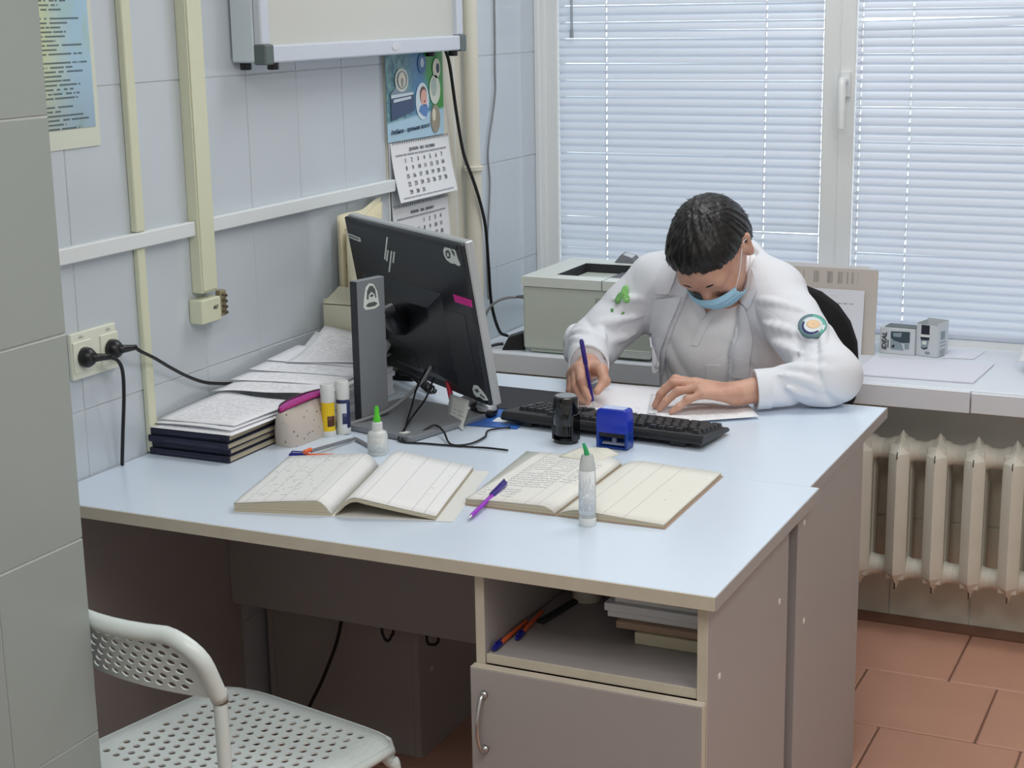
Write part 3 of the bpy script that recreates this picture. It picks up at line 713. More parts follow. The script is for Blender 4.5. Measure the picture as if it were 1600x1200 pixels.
cal_sheet(-.012, .150, 'ЯНВАРЬ · 2026 · JANUARY', 3, 31, .006, .012, .300, 0)
b = MB(); b.sheet(lambda u, v: (.001, .006+u*.298, -.02+v*.32), 2, 2, .001); b.build('backing_card', mat('grey_calendar_card', (196, 200, 206), .7), ca)

# ---- cables along the corner
b = MB(); b.tube(spline([(.024, 3.795, 1.505), (.030, 3.806, 1.46), (.032, 3.835, 1.33), (.034, 3.865, 1.23), (.050, 3.885, 1.16), (.062, 3.905, 1.09), (.066, 3.925, 1.02), (.062, 3.945, .92), (.052, 3.98, .80), (.050, 4.03, .715), (.062, 4.06, .695)], 8), .0046, 8)
tag(b.build('power_cable', M_CABLE, smooth=True), 'black cable hanging from the film viewer past the calendar down to the sill', 'cable')
b = MB(); b.tube(spline([(.005, 4.135, 2.6), (.005, 4.132, 1.64), (.005, 4.128, 1.45), (.005, 4.125, 1.37), (.005, 4.085, 1.26), (.005, 4.072, 1.20), (.005, 4.080, 1.12), (.005, 4.055, .95), (.006, 4.05, .86), (.008, 4.05, .80)], 8), .0028, 6)
tag(b.build('grey_cable', M_GCABLE, smooth=True), 'thin grey cable running down the tiles beside the heating pipe', 'cable')
# ================================================================ MONITOR
DT = .7502
M_MBACK = mat('dark_monitor_back', (30, 34, 40), .34, spec=.5, var=.08)
M_SILV = mat('silver_monitor_edge', (182, 186, 188), .35, metal=.25)
M_STAND = mat('grey_stand_metal', (132, 137, 142), .42, metal=.1, var=.05)
M_STDK = mat('dark_grey_stand_edge', (44, 46, 54), .5)
M_STKR = mat('white_sticker', (222, 228, 222), .5)
M_STKD = mat('sticker_print', (84, 94, 92), .6)
mo = thing('monitor', 'black-backed all-in-one computer screen with silver edge and stickers, its back to the camera', 'monitor', (.42, 2.93, DT))
def W2L(o, p): return Vector(p)-o.location
S0 = Vector((.0833, 3.2675, .79))-mo.location
e1 = Vector((.827, -.562, 0)); e2 = Vector((-.0952, -.140, .9856)); SF = frame(S0, e1, e2)
def sbox(name, m, x0, x1, y0, y1, z0, z1, par=mo, bev=.001, **k):
    b = MB(); b.box(x0, x1, y0, y1, z0, z1, SF); return b.build(name, m, par, bevel=bev, **k)
sbox('silver_frame', M_SILV, 0, .570, 0, .360, -.026, -.006, bev=.003)
sbox('screen_glass', mat('black_screen_glass', (12, 13, 16), .08), .008, .562, .014, .352, -.0275, -.026)
b = MB(); pv = [(.002, .003), (.23, .003), (.30, .003), (.568, .003), (.568, .357), (.002, .357)]
b.prism(pv, -.006, .004, SF); bc = b.build('back_cover', M_MBACK, mo, bevel=.003)
b = MB(); b.add([(.05, .02, .004), (.44, .02, .004), (.44, .235, .004), (.05, .235, .004), (.10, .04, .016), (.38, .04, .016), (.38, .195, .016), (.10, .195, .016)], [(3, 2, 1, 0), (4, 5, 6, 7), (0, 1, 5, 4), (1, 2, 6, 5), (2, 3, 7, 6), (3, 0, 4, 7)], SF)
b.build('rear_hump', M_MBACK, bc, bevel=.002)
sbox('vent_strip', M_STDK, .02, .55, .343, .3545, .004, .0055, bc)
b = MB(); b.prism([(.139, .089), (.155, .090), (.269, .079), (.280, .060), (.285, .036), (.20, .036), (.16, .045)], .0158, .0168, SF); b.build('port_recess', M_BLACK, bc)
sbox('rear_door', M_MBACK, .40, .53, .06, .20, .0038, .0050, bc, .0006)
# brand mark: four slanted bars
b = MB()
for (xa, ya, xb, yb) in ((.222, .333, .186, .277), (.213, .302, .195, .274), (.2305, .302, .197, .249), (.2445, .302, .227, .274)):
    b.add([(xa-.0032, ya, .0052), (xa+.0032, ya, .0052), (xb+.0032, yb, .0052), (xb-.0032, yb, .0052), (xa-.0032, ya, .0038), (xa+.0032, ya, .0038), (xb+.0032, yb, .0038), (xb-.0032, yb, .0038)], [(3, 2, 1, 0), (4, 5, 6, 7), (0, 1, 5, 4), (1, 2, 6, 5), (2, 3, 7, 6), (3, 0, 4, 7)], SF)
b.build('brand_mark', M_STKR, bc)
def spoly(name, poly, m, z, par, th=.0006): 
    b = MB(); b.prism(poly, z-th, z, SF); return b.build(name, m, par)
s1 = spoly('sticker', [(.487, .335), (.500, .347), (.517, .345), (.528, .350), (.541, .341), (.545, .325), (.552, .312), (.545, .309), (.530, .312), (.512, .311), (.495, .316), (.487, .325)], M_STKR, .0055, bc, .002)
spoly('sticker_print', [(.499, .336), (.512, .340), (.519, .333), (.514, .322), (.503, .320), (.496, .327)], M_STKD, .0062, s1); spoly('sticker_print', [(.524, .344), (.538, .338), (.536, .329), (.528, .334)], M_STKD, .0062, s1)
spoly('sticker_print', [(.504, .332), (.512, .333), (.511, .326), (.504, .325)], M_STKR, .0067, s1)
s2 = spoly('sticker', [(.507, .031), (.515, .041), (.530, .043), (.545, .036), (.560, .027), (.566, .017), (.552, .014), (.535, .018), (.518, .015), (.508, .021)], M_STKR, .0055, bc, .002)
spoly('sticker_print', [(.516, .032), (.530, .036), (.537, .030), (.522, .026)], M_STKD, .0062, s2); spoly('sticker_print', [(.538, .027), (.558, .022), (.556, .019), (.538, .022)], M_STKD, .0062, s2)
spoly('paper_tab', [(.496, .241), (.572, .240), (.572, .224), (.499, .225)], mat('magenta_note', (214, 44, 146), .6), .0058, bc, .0015)
s3 = spoly('inventory_label', [(.006, .318), (.072, .314), (.072, .304), (.006, .308)], M_STKR, .0055, bc, .002)
spoly('label_print', [(.012, .3145), (.066, .3115), (.066, .3085), (.012, .3115)], M_STKD, .0062, s3)
# stand
SB = frame(Vector((.2175, 2.8235, DT))-mo.location, (.970, -.242, 0), (.242, .970, 0))
b = MB(); b.prism([(0, .006), (.006, 0), (.244, 0), (.25, .006), (.25, .244), (.244, .25), (.006, .25), (0, .244)], 0, .012, SB); st = b.build('base_plate', M_STAND, mo, bevel=.002, seg=2)
b = MB(); b.box(.205, .222, .012, .030, .012, .0125, SB); b.build('base_label', M_STKR, st)
b = MB(); b.box(.060, .077, .034, .118, .012, .312, SB); cl = b.build('column', M_STAND, mo, bevel=.0012)
b = MB(); b.box(.0595, .0775, .0325, .0345, .014, .3105, SB); b.build('column_edge', M_STDK, cl)
FW = SB @ frame((.0772, .034, .012), (0, 1, 0), (0, 0, 1))
def cpoly(name, poly, m, z, par): 
    b = MB(); b.prism(poly, z-.0006, z, FW); return b.build(name, m, par)
q = cpoly('sticker', [(.018, .243), (.024, .236), (.052, .235), (.066, .240), (.064, .250), (.060, .272), (.050, .288), (.038, .291), (.027, .284), (.022, .268)], M_STKR, .0008, cl)
cpoly('sticker_print', [(.028, .258), (.030, .275), (.037, .285), (.046, .285), (.054, .276), (.057, .258)], M_STKD, .0014, q); cpoly('sticker_print', [(.033, .256), (.034, .266), (.042, .272), (.051, .266), (.053, .256)], M_STKR, .002, q)
cpoly('sticker_print', [(.036, .264), (.042, .268), (.049, .264), (.042, .261)], M_STKD, .0026, q); cpoly('sticker_print', [(.024, .245), (.034, .250), (.052, .250), (.060, .245), (.052, .241), (.032, .241)], M_STKD, .0014, q)
arm0 = SB @ Vector((.0685, .076, .262)); arm1 = SF @ Vector((.235, .145, .018))
arm0 = SB @ Vector((.0685, .112, .235))
b = MB(); b.tube([arm0, SB @ Vector((.0685, .13, .235)), arm0*.35+arm1*.65+Vector((0, 0, -.004)), arm1], [.0075, .020, .024, .036], 10); b.build('tilt_arm', M_BLACK, mo, smooth=.8)
# till receipt taped under the screen
M_RECEIPT = print_mat('handwritten_note', (196, 200, 198), (90, 96, 100), 9, 6, .6, (.12, .1, .25, .3), hand=True)
b = MB()
def rcpt(u, v):
    A = [Vector((.417, 3.022, .792)), Vector((.429, 2.990, .774)), Vector((.436, 2.965, .7585)), Vector((.446, 2.945, .7522))]
    B = [Vector((.487, 2.976, .793)), Vector((.500, 2.942, .776)), Vector((.507, 2.908, .760)), Vector((.517, 2.886, .7522))]
    t = (1-v)*3; i = min(2, int(t)); f = t-i
    return (A[i].lerp(A[i+1], f)).lerp(B[i].lerp(B[i+1], f), u)-Vector((.55, 2.87, DT))
t = b.sheet(rcpt, 4, 9, .0005).build('hanging_note', M_RECEIPT, None, smooth=True, loc=(.55, 2.87, DT))
tag(t, 'small grey handwritten note taped to the bottom edge of the screen', 'note')

# ---- cables near the monitor
def cable(name, label, pts, r, m, n=8):
    b = MB(); b.tube(spline(pts, n), r, 8); return tag(b.build(name, m, smooth=True), label, 'cable')
cable('monitor_cable', 'grey cable dropping from the screen across the stand base', [(.355, 3.055, .840), (.350, 3.02, .815), (.340, 2.96, .790), (.325, 2.90, .772), (.300, 2.83, .765), (.27, 2.795, .757), (.255, 2.80, .7545)], .0042, M_GCABLE)
cable('keyboard_cable', 'thin black cable looping in front of the stand base beside the hanging note', [(.345, 3.05, .835), (.352, 2.99, .805), (.372, 2.93, .782), (.400, 2.86, .772), (.425, 2.80, .762), (.440, 2.765, .7535), (.452, 2.79, .7535), (.468, 2.845, .768), (.500, 2.83, .762), (.545, 2.775, .7535), (.580, 2.79, .7535), (.585, 2.85, .7535), (.57, 2.90, .7535), (.60, 2.94, .7535)], .0022, M_CABLE)
cable('mouse_cable', 'thin black cable trailing right across the desk toward the left register', [(.395, 2.99, .832), (.402, 2.94, .800), (.405, 2.88, .778), (.420, 2.81, .765), (.436, 2.758, .7535), (.50, 2.762, .753), (.58, 2.770, .753), (.625, 2.778, .753), (.672, 2.778, .753)], .0021, M_CABLE)
b = MB(); pth = []
for k in range(150):
    t_ = k/149; a = t_*2*PI*15; base = Vector((.16+.14*t_, 3.26-.10*t_, .768+.01*math.sin(5*t_)))
    d_ = Vector((.14, -.10, 0)).normalized(); s_ = Vector((-d_.y, d_.x, 0)); pth.append(base+s_*.009*math.cos(a)+Vector((0, 0, .009*math.sin(a))))
b.tube(pth, .0026, 6); tag(b.build('coiled_cord', M_CABLE, smooth=True), 'coiled black telephone cord lying behind the screen stand', 'cord')
ph = thing('telephone', 'black desk telephone mostly hidden behind the screen stand', 'telephone', (.13, 3.30, DT))
b = MB(); b.add([(-.07, -.05, 0), (.07, -.05, 0), (.07, .07, 0), (-.07, .07, 0), (-.065, -.045, .02), (.065, -.045, .02), (.065, .06, .05), (-.065, .06, .05)], [(3, 2, 1, 0), (4, 5, 6, 7), (0, 1, 5, 4), (1, 2, 6, 5), (2, 3, 7, 6), (3, 0, 4, 7)]); b.build('body', M_BLACK, ph, bevel=.004)
b = MB(); b.tube(spline([(-.045, .06, .062), (-.045, .05, .074), (-.045, 0, .060), (-.045, -.03, .042), (-.045, -.04, .028)], 4), .015, 8); b.build('handset', M_BLACK, ph, smooth=True)

# ---- keyboard
kb = thing('keyboard', 'black full-size keyboard facing the doctor behind the two stamps', 'keyboard', (.566, 2.962, DT), math.radians(-4.6))
M_KEY = mat('black_keycap', (34, 35, 39), .42); M_KBODY = mat('black_keyboard_body', (26, 27, 30), .45)
KW, KD = .462, .148
b = MB(); tz = lambda y: .030-.016*(y/KD)
prof = [(0, .014), (.004, .022), (.010, tz(.01)), (KD-.008, tz(KD-.008)), (KD, .009), (KD-.003, .005), (.006, .009)]
b.add([(0, y, z) for y, z in prof]+[(KW, y, z) for y, z in prof], [tuple(range(7)), tuple(range(13, 6, -1))]+[(i, 7+i, 7+(i+1) % 7, (i+1) % 7) for i in range(7)]); b.build('body', M_KBODY, kb, bevel=.002)
def keymesh(w_, d_=.0165):
    b = MB(); h = .0085; i = .0022
    b.add([(-w_/2, -d_/2, 0), (w_/2, -d_/2, 0), (w_/2, d_/2, 0), (-w_/2, d_/2, 0), (-w_/2+i, -d_/2+i, h), (w_/2-i, -d_/2+i, h), (w_/2-i, d_/2-i*.7, h), (-w_/2+i, d_/2-i*.7, h)], [(3, 2, 1, 0), (4, 5, 6, 7), (0, 1, 5, 4), (1, 2, 6, 5), (2, 3, 7, 6), (3, 0, 4, 7)]); me = b.mesh('key', .0007); me.materials.append(M_KEY); return me
km = {}
U = .01905
rowsk = [[1]+[0]+[1]*4+[-.5]+[1]*4+[-.5]+[1]*4, [1]*13+[2], [1.5]+[1]*12+[1.5], [1.75]+[1]*11+[2.25], [2.25]+[1]*10+[2.75], [1.25, 1.25, 1.25, 6.25, 1.25, 1.25, 1.25, 1.25]]
sl = math.atan2(-.016, KD)
def key(xu, row, wu, dz=0.0, du=1):
    k_ = (wu, du); 
    if k_ not in km: km[k_] = keymesh(wu*U-.0018, du*U-.0022)
    # seen from the camera the board is turned round: far side is its front
    x = KW-.012-(xu+wu/2)*U; y = .016+row*U*1.06+(.004 if row > 0 else 0)+.0085+(du-1)*U*.53
    o = link('key', km[k_], kb, (x, y, tz(y)-.001)); o.rotation_euler = (sl, 0, 0)
for r, row in enumerate(rowsk):
    x = 0
    for wv in row:
        if wv == 0: x += 1
        elif wv < 0: x += -wv
        else: key(x, r, wv); x += wv
for r in (0, 1, 2):
    for c in range(3): key(15.25+c, r, 1)
key(16.25, 4, 1)
for c in range(3): key(15.25+c, 5, 1)
for r in (1, 2, 3, 4):
    for c in range(3): key(18.5+c, r, 1)
for r in (1,): key(21.5, 1, 1)
key(21.5, 2, 1, du=2); key(21.5, 4, 1, du=2); key(18.5, 5, 2); key(20.5, 5, 1)
for x in (.035, KW-.075):
    b = MB(); b.box(x, x+.035, .010, .020, 0, .020); b.build('flip_foot', M_BLACK, kb, bevel=.002)

# ---- mouse pad, mouse, leaflet
M_PADT = mat('charcoal_mouse_pad', (50, 50, 56), .85, bump=.2, bscale=500)
b = MB(); b.box(0, .23, 0, .19, 0, .003); pd = b.build('mouse_pad', M_PADT, None, bevel=.001, loc=(.378, 3.085, DT), rotz=math.radians(-2)); tag(pd, 'charcoal mouse pad on the far desk behind the screen', 'mouse pad')
M_BLUEP = mat('blue_leaflet_print', (52, 106, 190), .45)
lf = thing('leaflet', 'blue printed leaflet lying half under the keyboard and mouse pad', 'leaflet', (.485, 2.93, DT), math.radians(6))
b = MB(); b.sheet(lambda u, v: (u*.13, v*.245, .0012), 2, 2, .001); b.build('sheet', M_BLUEP, lf)
b = MB(); b.box(.01, .12, .225, .238, .0012, .0016); b.build('red_strip', mat('red_print', (190, 60, 62), .5), lf)
b = MB(); b.box(.06, .12, .04, .075, .0012, .0016); b.build('white_panel', M_PAPER, lf)
ms = thing('mouse', 'silver and black computer mouse behind the lower right corner of the screen', 'mouse', (.492, 3.035, DT), math.radians(40))
b = MB(); b.ellipsoid((0, 0, .012), (.030, .052, .022), 18, 10); 
b.v = [(x, y, max(z, .0005)) for x, y, z in b.v]; b.build('body', M_BLACK, ms, smooth=True)
b = MB(); b.ellipsoid((0, -.02, .0165), (.0245, .030, .019), 14, 8); b.build('palm_cover', mat('silver_plastic', (190, 194, 198), .3, metal=.4), ms, smooth=True)
rp = thing('red_marker', 'red marker standing askew just left of the mouse, under the screen edge', 'marker', (.425, 3.02, DT))
b = MB(); b.tube([(0, 0, .010), (-.02, .02, .05), (-.045, .045, .105)], .006, 10); b.build('barrel', mat('red_plastic', (206, 42, 72), .35, trans=.2), rp, smooth=.7)
b = MB(); b.tube([(.006, -.006, .0065), (0, 0, .011), (-.006, .006, .022)], [.004, .0068, .0068], 10); b.build('cap', mat('bright_red_plastic', (226, 44, 66), .3), rp, smooth=.7)

# ---- the two stamps
bs = thing('round_stamp', 'round black self-inking stamp standing in front of the keyboard', 'stamp', (.748, 2.893, DT), math.radians(-10))
M_GLOSSB = mat('glossy_black_plastic', (14, 14, 15), .12, spec=.6)
b = MB(); b.lathe([(.0245, .036), (.0258, .038), (.0258, .088), (.0245, .0935), (.0215, .0955)], 32); hd_ = b.build('cap', M_GLOSSB, bs, smooth=.6)
b = MB(); b.lathe([(.0213, .0956), (.0205, .0966)], 28); b.build('top_window', mat('grey_clear_window', (126, 130, 132), .25), hd_)
b = MB()
for s in (1, -1): b.box(s*.0235-.003, s*.0235+.003, -.013, .013, .004, .06)
b.box(-.018, .018, -.019, -.014, .018, .05); b.lathe([(.022, .014), (.022, .040)], 24)
b.build('frame', M_GLOSSB, bs, bevel=.0012)
b = MB(); n_ = 28; vs = []; fs = []
for k in range(n_):
    a = 2*PI*k/n_; ca_, sa_ = math.cos(a), math.sin(a)
    vs += [(.0265*ca_, .0235*sa_, 0), (.0265*ca_, .0235*sa_, .006), (.0195*ca_, .0165*sa_, .006), (.0195*ca_, .0165*sa_, 0)]
for k in range(n_):
    a, c_ = 4*k, 4*((k+1) % n_)
    for j in range(4): fs.append((a+j, c_+j, c_+(j+1) % 4, a+(j+1) % 4))
b.add(vs, fs); b.build('foot_ring', M_GLOSSB, bs, smooth=.6)
us = thing('pocket_stamp', 'blue rectangular self-inking stamp standing in front of the keyboard', 'stamp', (.856, 2.890, DT), math.radians(-2))
M_BLUE = mat('royal_blue_plastic', (24, 50, 176), .28, spec=.5); M_BLUEC = mat('clear_blue_plastic', (42, 88, 200), .12, trans=.55)
b = MB(); b.prism([(-.034, .031), (.034, .031), (.0345, .06), (.032, .078), (.026, .0805), (-.026, .0805), (-.032, .078), (-.0345, .06)], -.017, .017, Matrix.Rotation(PI/2, 4, 'X')); hs = b.build('handle', M_BLUE, us, bevel=.003, seg=2, smooth=.6)
b = MB(); b.box(-.025, .025, -.013, .013, .0803, .0815); b.build('label_window', mat('pale_blue_window', (176, 190, 226), .2), hs, bevel=.0006)
b = MB()
for s in (1, -1): b.box(s*.031-.003, s*.031+.003, -.0165, .0165, .0, .04)
b.box(-.033, .033, .0125, .0165, .0, .035); b.box(-.033, .033, -.0165, .0165, .0, .003); b.build('frame', M_BLUEC, us, bevel=.0012)
b = MB(); b.box(-.028, .028, -.014, .012, .022, .038); b.build('ink_pad_holder', M_BLACK, us, bevel=.001)
b = MB(); b.box(-.024, .024, -.008, .008, .006, .010); b.box(-.004, .004, -.004, .004, .010, .022); b.build('text_plate', mat('stamp_rubber', (140, 150, 176), .7), us)

# ---- open register books
M_BLOCK = bpy.data.materials.new('page_block_edge'); M_BLOCK.use_nodes = True; g = NG(M_BLOCK)
z_ = g.sep(g.coord('Object'))[2]; f = g.noise(g.comb(0.0, 0.0, g.m('MULTIPLY', z_, 900.0)), 1.0, 2)
g.l(g.mix(g.map(f, .35, .65), lin((150, 138, 112)), lin((206, 198, 176))), g.b.inputs['Base Color']); g.b.inputs['Roughness'].default_value = .8
def tabled(name, paper, ink, nr, cols, inkzones, dens):
    """ruled register page with some handwriting; u across, v up"""
    m = bpy.data.materials.new(name); m.use_nodes = True; g = NG(m); uv = g.sep(g.coord('UV')); u, v = uv[0], uv[1]
    c = lin(paper); col = None
    rf = g.m('FRACT', g.m('MULTIPLY', v, float(nr))); rl = g.m('LESS_THAN', rf, .10)
    col = g.mix(g.m('MULTIPLY', rl, .13), c, lin((120, 130, 150)))
    for cx_ in cols:
        lm = g.m('LESS_THAN', g.m('ABSOLUTE', g.m('SUBTRACT', u, cx_)), .0035); col = g.mix(g.m('MULTIPLY', lm, .42), col, lin((120, 120, 128)))
    ri = g.m('FLOOR', g.m('MULTIPLY', v, float(nr)))
    wob = g.noise(g.comb(g.m('MULTIPLY', u, 60.0), g.m('MULTIPLY', ri, 9.7)), 1.0, 2)
    hl = g.m('LESS_THAN', g.m('ABSOLUTE', g.m('SUBTRACT', g.m('SUBTRACT', rf, .45), g.m('MULTIPLY', g.m('SUBTRACT', wob, .5), 1.3))), .11)
    wd = g.m('GREATER_THAN', g.noise(g.comb(g.m('MULTIPLY', u, 11.0), g.m('MULTIPLY', ri, 4.9)), 1.0, 1), 1-dens)
    zone = None
    for (u0, u1, v0, v1) in inkzones:
        q = g.m('MULTIPLY', g.m('MULTIPLY', g.m('GREATER_THAN', u, u0), g.m('LESS_THAN', u, u1)), g.m('MULTIPLY', g.m('GREATER_THAN', v, v0), g.m('LESS_THAN', v, v1)))
        zone = q if zone is None else g.m('MAXIMUM', zone, q)
    col = g.mix(g.m('MULTIPLY', g.m('MULTIPLY', hl, wd), g.m('MULTIPLY', zone, .62)), col, lin(ink))
    g.l(col, g.b.inputs['Base Color']); g.b.inputs['Roughness'].default_value = .75; g.b.inputs['Specular IOR Level'].default_value = .2
    return m
def open_book(label, S, ang, wl, wr, ln, tl, tr, te, pl_m, pr_m, cov_m, group=None, rthick=1.0, cover_r=.02):
    """S spine foot at the camera end; x to the right page, y along the spine"""
    t = thing('register_book', label, 'book', (S[0], S[1], DT), ang, group)
    wL, wR = wl, wr
    b = MB(); b.box(-wL, -.006, -.002, ln+.002, 0, .0016); b.box(.006, wR+cover_r, -.002, ln+.002, 0, .0016); b.box(-.006, .006, -.002, ln+.002, 0, .0016); b.build('cover', cov_m, t, bevel=.0006)
    def zl(s_): # s_ 0 spine ->1 outer edge
        return .004+tl*(1-(1-min(1, s_/.16))**2 if s_ < .16 else 1-(s_-.16)/.84*(1-te))
    def zr(s_):
        return .004+tr*(1-(1-min(1, s_/.22))**2 if s_ < .22 else 1-((s_-.22)/.78)**.9*(1-(te*.5 if rthick > .5 else .16)))
    def block(sign, w_, zf, thick):
        b = MB(); n = 18; vs = []; fs = []
        for i in range(n+1):
            s_ = i/n
            for y in (0, ln): vs += [(sign*(.003+s_*(w_-.005)), y, max(.0017, zf(s_)-thick)), (sign*(.003+s_*(w_-.005)), y, zf(s_))]
        for i in range(n):
            a, c_ = 4*i, 4*(i+1)
            q = [(a, c_, c_+1, a+1), (a+2, a+3, c_+3, c_+2), (a+1, c_+1, c_+3, a+3), (a, a+2, c_+2, c_)]
            fs += q if sign > 0 else [x[::-1] for x in q]
        e = 4*n; fs += [(0, 1, 3, 2) if sign > 0 else (2, 3, 1, 0), (e, e+2, e+3, e+1) if sign > 0 else (e+1, e+3, e+2, e)]
        b.add(vs, fs); return b.build('page_block', M_BLOCK, t)
    block(-1, wL, zl, 1); block(1, wR, zr, rthick)
    for sign, w_, zf, m_ in ((-1, wL, zl, pl_m), (1, wR, zr, pr_m)):
        b = MB()
        def fn(u, v, sign=sign, w_=w_, zf=zf):
            s_ = u if sign > 0 else 1-u
            return (sign*(.003+s_*(w_-.004)), v*ln, zf(s_)+.0012+.0004*math.sin(9*v+5*u))
        b.sheet(fn, 20, 8, .0007); b.build('top_page', m_, t, smooth=True)
    return t, zl, zr
M_P1L = tabled('register_page_faint', (230, 231, 230), (120, 124, 140), 26, (.12, .30, .48, .72, .86), [(.05, .72, .1, .95), (.70, .98, .80, .95)], .42)
M_P1R = tabled('register_page_blank', (232, 233, 233), (110, 112, 140), 26, (.27, .52, .76, .88), [(.18, .50, .86, .97), (.52, .72, .78, .90), (.78, .86, .1, .9)], .35)
M_P2L = tabled('register_page_full', (228, 228, 222), (88, 82, 130), 24, (.16, .40, .66, .80), [(.14, .66, .30, .90), (.05, .45, .08, .26), (.70, .90, .40, .85)], .62)
M_P2R = tabled('register_page_ruled', (230, 229, 220), (130, 128, 140), 30, (.20, .42, .62), [(.60, .98, .10, .92)], .30)
M_COVG = mat('grey_book_board', (220, 221, 218), .7); M_COVB = mat('brown_book_board', (172, 146, 126), .7)
open_book('thick open register nearest the desk edge, left of the glue bottle', (.568, 2.284), math.radians(14.3), .184, .186, .306, .024, .032, .50, M_P1L, M_P1R, M_COVG, 'open registers', .007, .030)
open_book('open ruled register with dense handwriting, under the purple pen, right of the thick one', (.928, 2.436), math.radians(1.0), .178, .197, .330, .011, .010, .55, M_P2L, M_P2R, M_COVB, 'open registers', 1.0, .002)
b = MB(); b.sheet(lambda u, v: (.735+.13*u-.03*v, 2.505+.29*v, .7505+.0004*u), 4, 4, .0004); tag(b.build('loose_sheet', mat('aged_paper', (206, 208, 200), .8), smooth=True), 'loose greyish sheet sticking out from under the handwritten register', 'paper')
b = MB(); b.sheet(lambda u, v: (.800+.090*u+.012*v, 2.738+.072*v-.010*u, .7650+.008*math.sin(PI*.5*u)*v**.5-.010*max(0, u-.72)*3.5*v), 10, 8, .0012); tag(b.build('folded_sheet', print_mat('folded_print', (218, 216, 204), (150, 152, 160), 9, 10, .45, hand=True), smooth=True), 'folded cream sheet curling out of the back of the handwritten register', 'paper')

# ---- pens
def pen(name, label, p0, p1, r, barrel, cap=None, capfrac=.25, clip=False, tipm=None):
    """p0 writing tip, p1 rear end"""
    p0 = Vector(p0); p1 = Vector(p1); d_ = p1-p0; L = d_.length; d_.normalize(); t = thing(name, label, 'pen', tuple(p0))
    b = MB(); b.tube([d_*.012, d_*.016, d_*L], [r*.8, r, r], 10); b.build('barrel', barrel, t, smooth=.8)
    b = MB(); b.tube([d_*0, d_*.003, d_*.0135], [.0008, .0012, r*.75], 10); b.build('tip', tipm or M_STEEL, t, smooth=.8)
    if cap:
        a = L*(1-capfrac); b = MB(); b.tube([d_*(a), d_*(a+.004), d_*(L-.002), d_*(L+.004)], [r*1.15, r*1.35, r*1.3, r*.8], 10); c = b.build('cap', cap, t, smooth=.8)
        s_ = d_.cross(Vector((0, 0, 1))); s_ = s_.normalized() if s_.length > .1 else Vector((1, 0, 0)); n_ = s_.cross(d_)
        if n_.z < 0: n_ = -n_
        if abs(d_.z) > .7: n_ = Vector((.2, -1, 0)).normalized()
        b = MB(); b.tube([d_*(L)+n_*r*1.2, d_*(L-.003)+n_*(r*2.0), d_*(a-.006)+n_*(r*1.8)], [.0013, .0016, .0012], 6); b.build('clip', cap, c, smooth=True)
    return t
M_ORA = mat('orange_plastic', (232, 104, 58), .4); M_DBLU = mat('dark_blue_plastic', (30, 32, 130), .35); M_CLEAR = mat('clear_grey_plastic', (150, 152, 158), .2, trans=.4)
M_PURP = mat('purple_plastic', (150, 52, 190), .3); M_IND = mat('indigo_plastic', (50, 30, 130), .3)
pz = DT+.0048
pen('ballpoint_pen', 'orange ballpoint pen with dark blue cap lying beside the thick register', (.386, 2.612, pz), (.290, 2.580, pz), .0038, M_ORA, M_DBLU, .30)
pen('ballpoint_pen', 'clear ballpoint pen with orange end crossing the orange pen', (.346, 2.735, pz+.0005), (.326, 2.597, pz+.0075), .0036, M_CLEAR, None)
pen('ballpoint_pen', 'clear grey ballpoint pen lying beside the nose drop bottle', (.336, 2.742, pz), (.425, 2.68, pz), .0036, M_CLEAR, None)
pen('ballpoint_pen', 'purple ballpoint pen with indigo cap lying across both open registers', (.801, 2.348, pz+.001), (.786, 2.525, pz+.0135), .0042, M_PURP, M_IND, .38)
b = MB(); b.tube([(0, 0, 0), (.003, .020, .0011)], [.0042, .0042], 10); tag(b.build('pen_end_plug', M_ORA, None, smooth=.7, loc=(.3225, 2.578, pz+.0095)), 'small orange pen plug at the end of the clear pen', 'pen plug')

# ---- glue, drops
gb = thing('dropper_bottle', 'small white dropper bottle with bright green cap behind the thick register', 'bottle', (.438, 2.668, DT))
M_WPL = mat('white_translucent_plastic', (226, 230, 228), .35, trans=.12)
b = MB(); b.lathe([(.0185, 0), (.020, .002), (.020, .038), (.018, .045), (.0105, .049), (.0105, .064), (.0085, .066)], 24); b.build('bottle_body', M_WPL, gb, smooth=.7)
b = MB(); b.lathe([(.0072, .066), (.0074, .070), (.0062, .078), (.0045, .082), (.0048, .090), (.0032, .0975)], 16); b.build('cap', mat('bright_green_plastic', (86, 204, 52), .3), gb, smooth=.7)
M_LBL = print_mat('small_bottle_label', (216, 220, 218), (110, 116, 122), 14, 8, .6)
def label_wrap(name, par, r, z0, z1, a0, a1, m, cz=0):
    b = MB(); b.sheet(lambda u, v: (r*math.cos(a0+(a1-a0)*u), r*math.sin(a0+(a1-a0)*u), z0+(z1-z0)*v), 14, 2, .0003); return b.build(name, m, par, smooth=True)
label_wrap('label', gb, .0206, .006, .036, -2.6, -.35, M_LBL)
gg = thing('glue_pen', 'tall clear glue bottle with green nozzle tip standing on the right register', 'glue', (.996, 2.412, DT))
M_GEL = mat('clear_gel_plastic', (222, 226, 226), .2, trans=.45)
b = MB(); b.lathe([(.0135, 0), (.0145, .002), (.0145, .085), (.0135, .105), (.0105, .121), (.0095, .124)], 24); b.build('bottle_body', M_GEL, gg, smooth=.7)
b = MB(); b.lathe([(.0143, 0), (.0149, .001), (.0149, .014), (.0143, .015)], 24); b.build('base_cap', M_WPL, gg, smooth=.7)
b = MB(); b.tube([(0, 0, .122), (-.002, 0, .131), (-.007, .001, .143)], [.005, .0042, .0028], 10); b.build('nozzle', mat('green_nozzle', (40, 158, 96), .35), gg, smooth=.8)
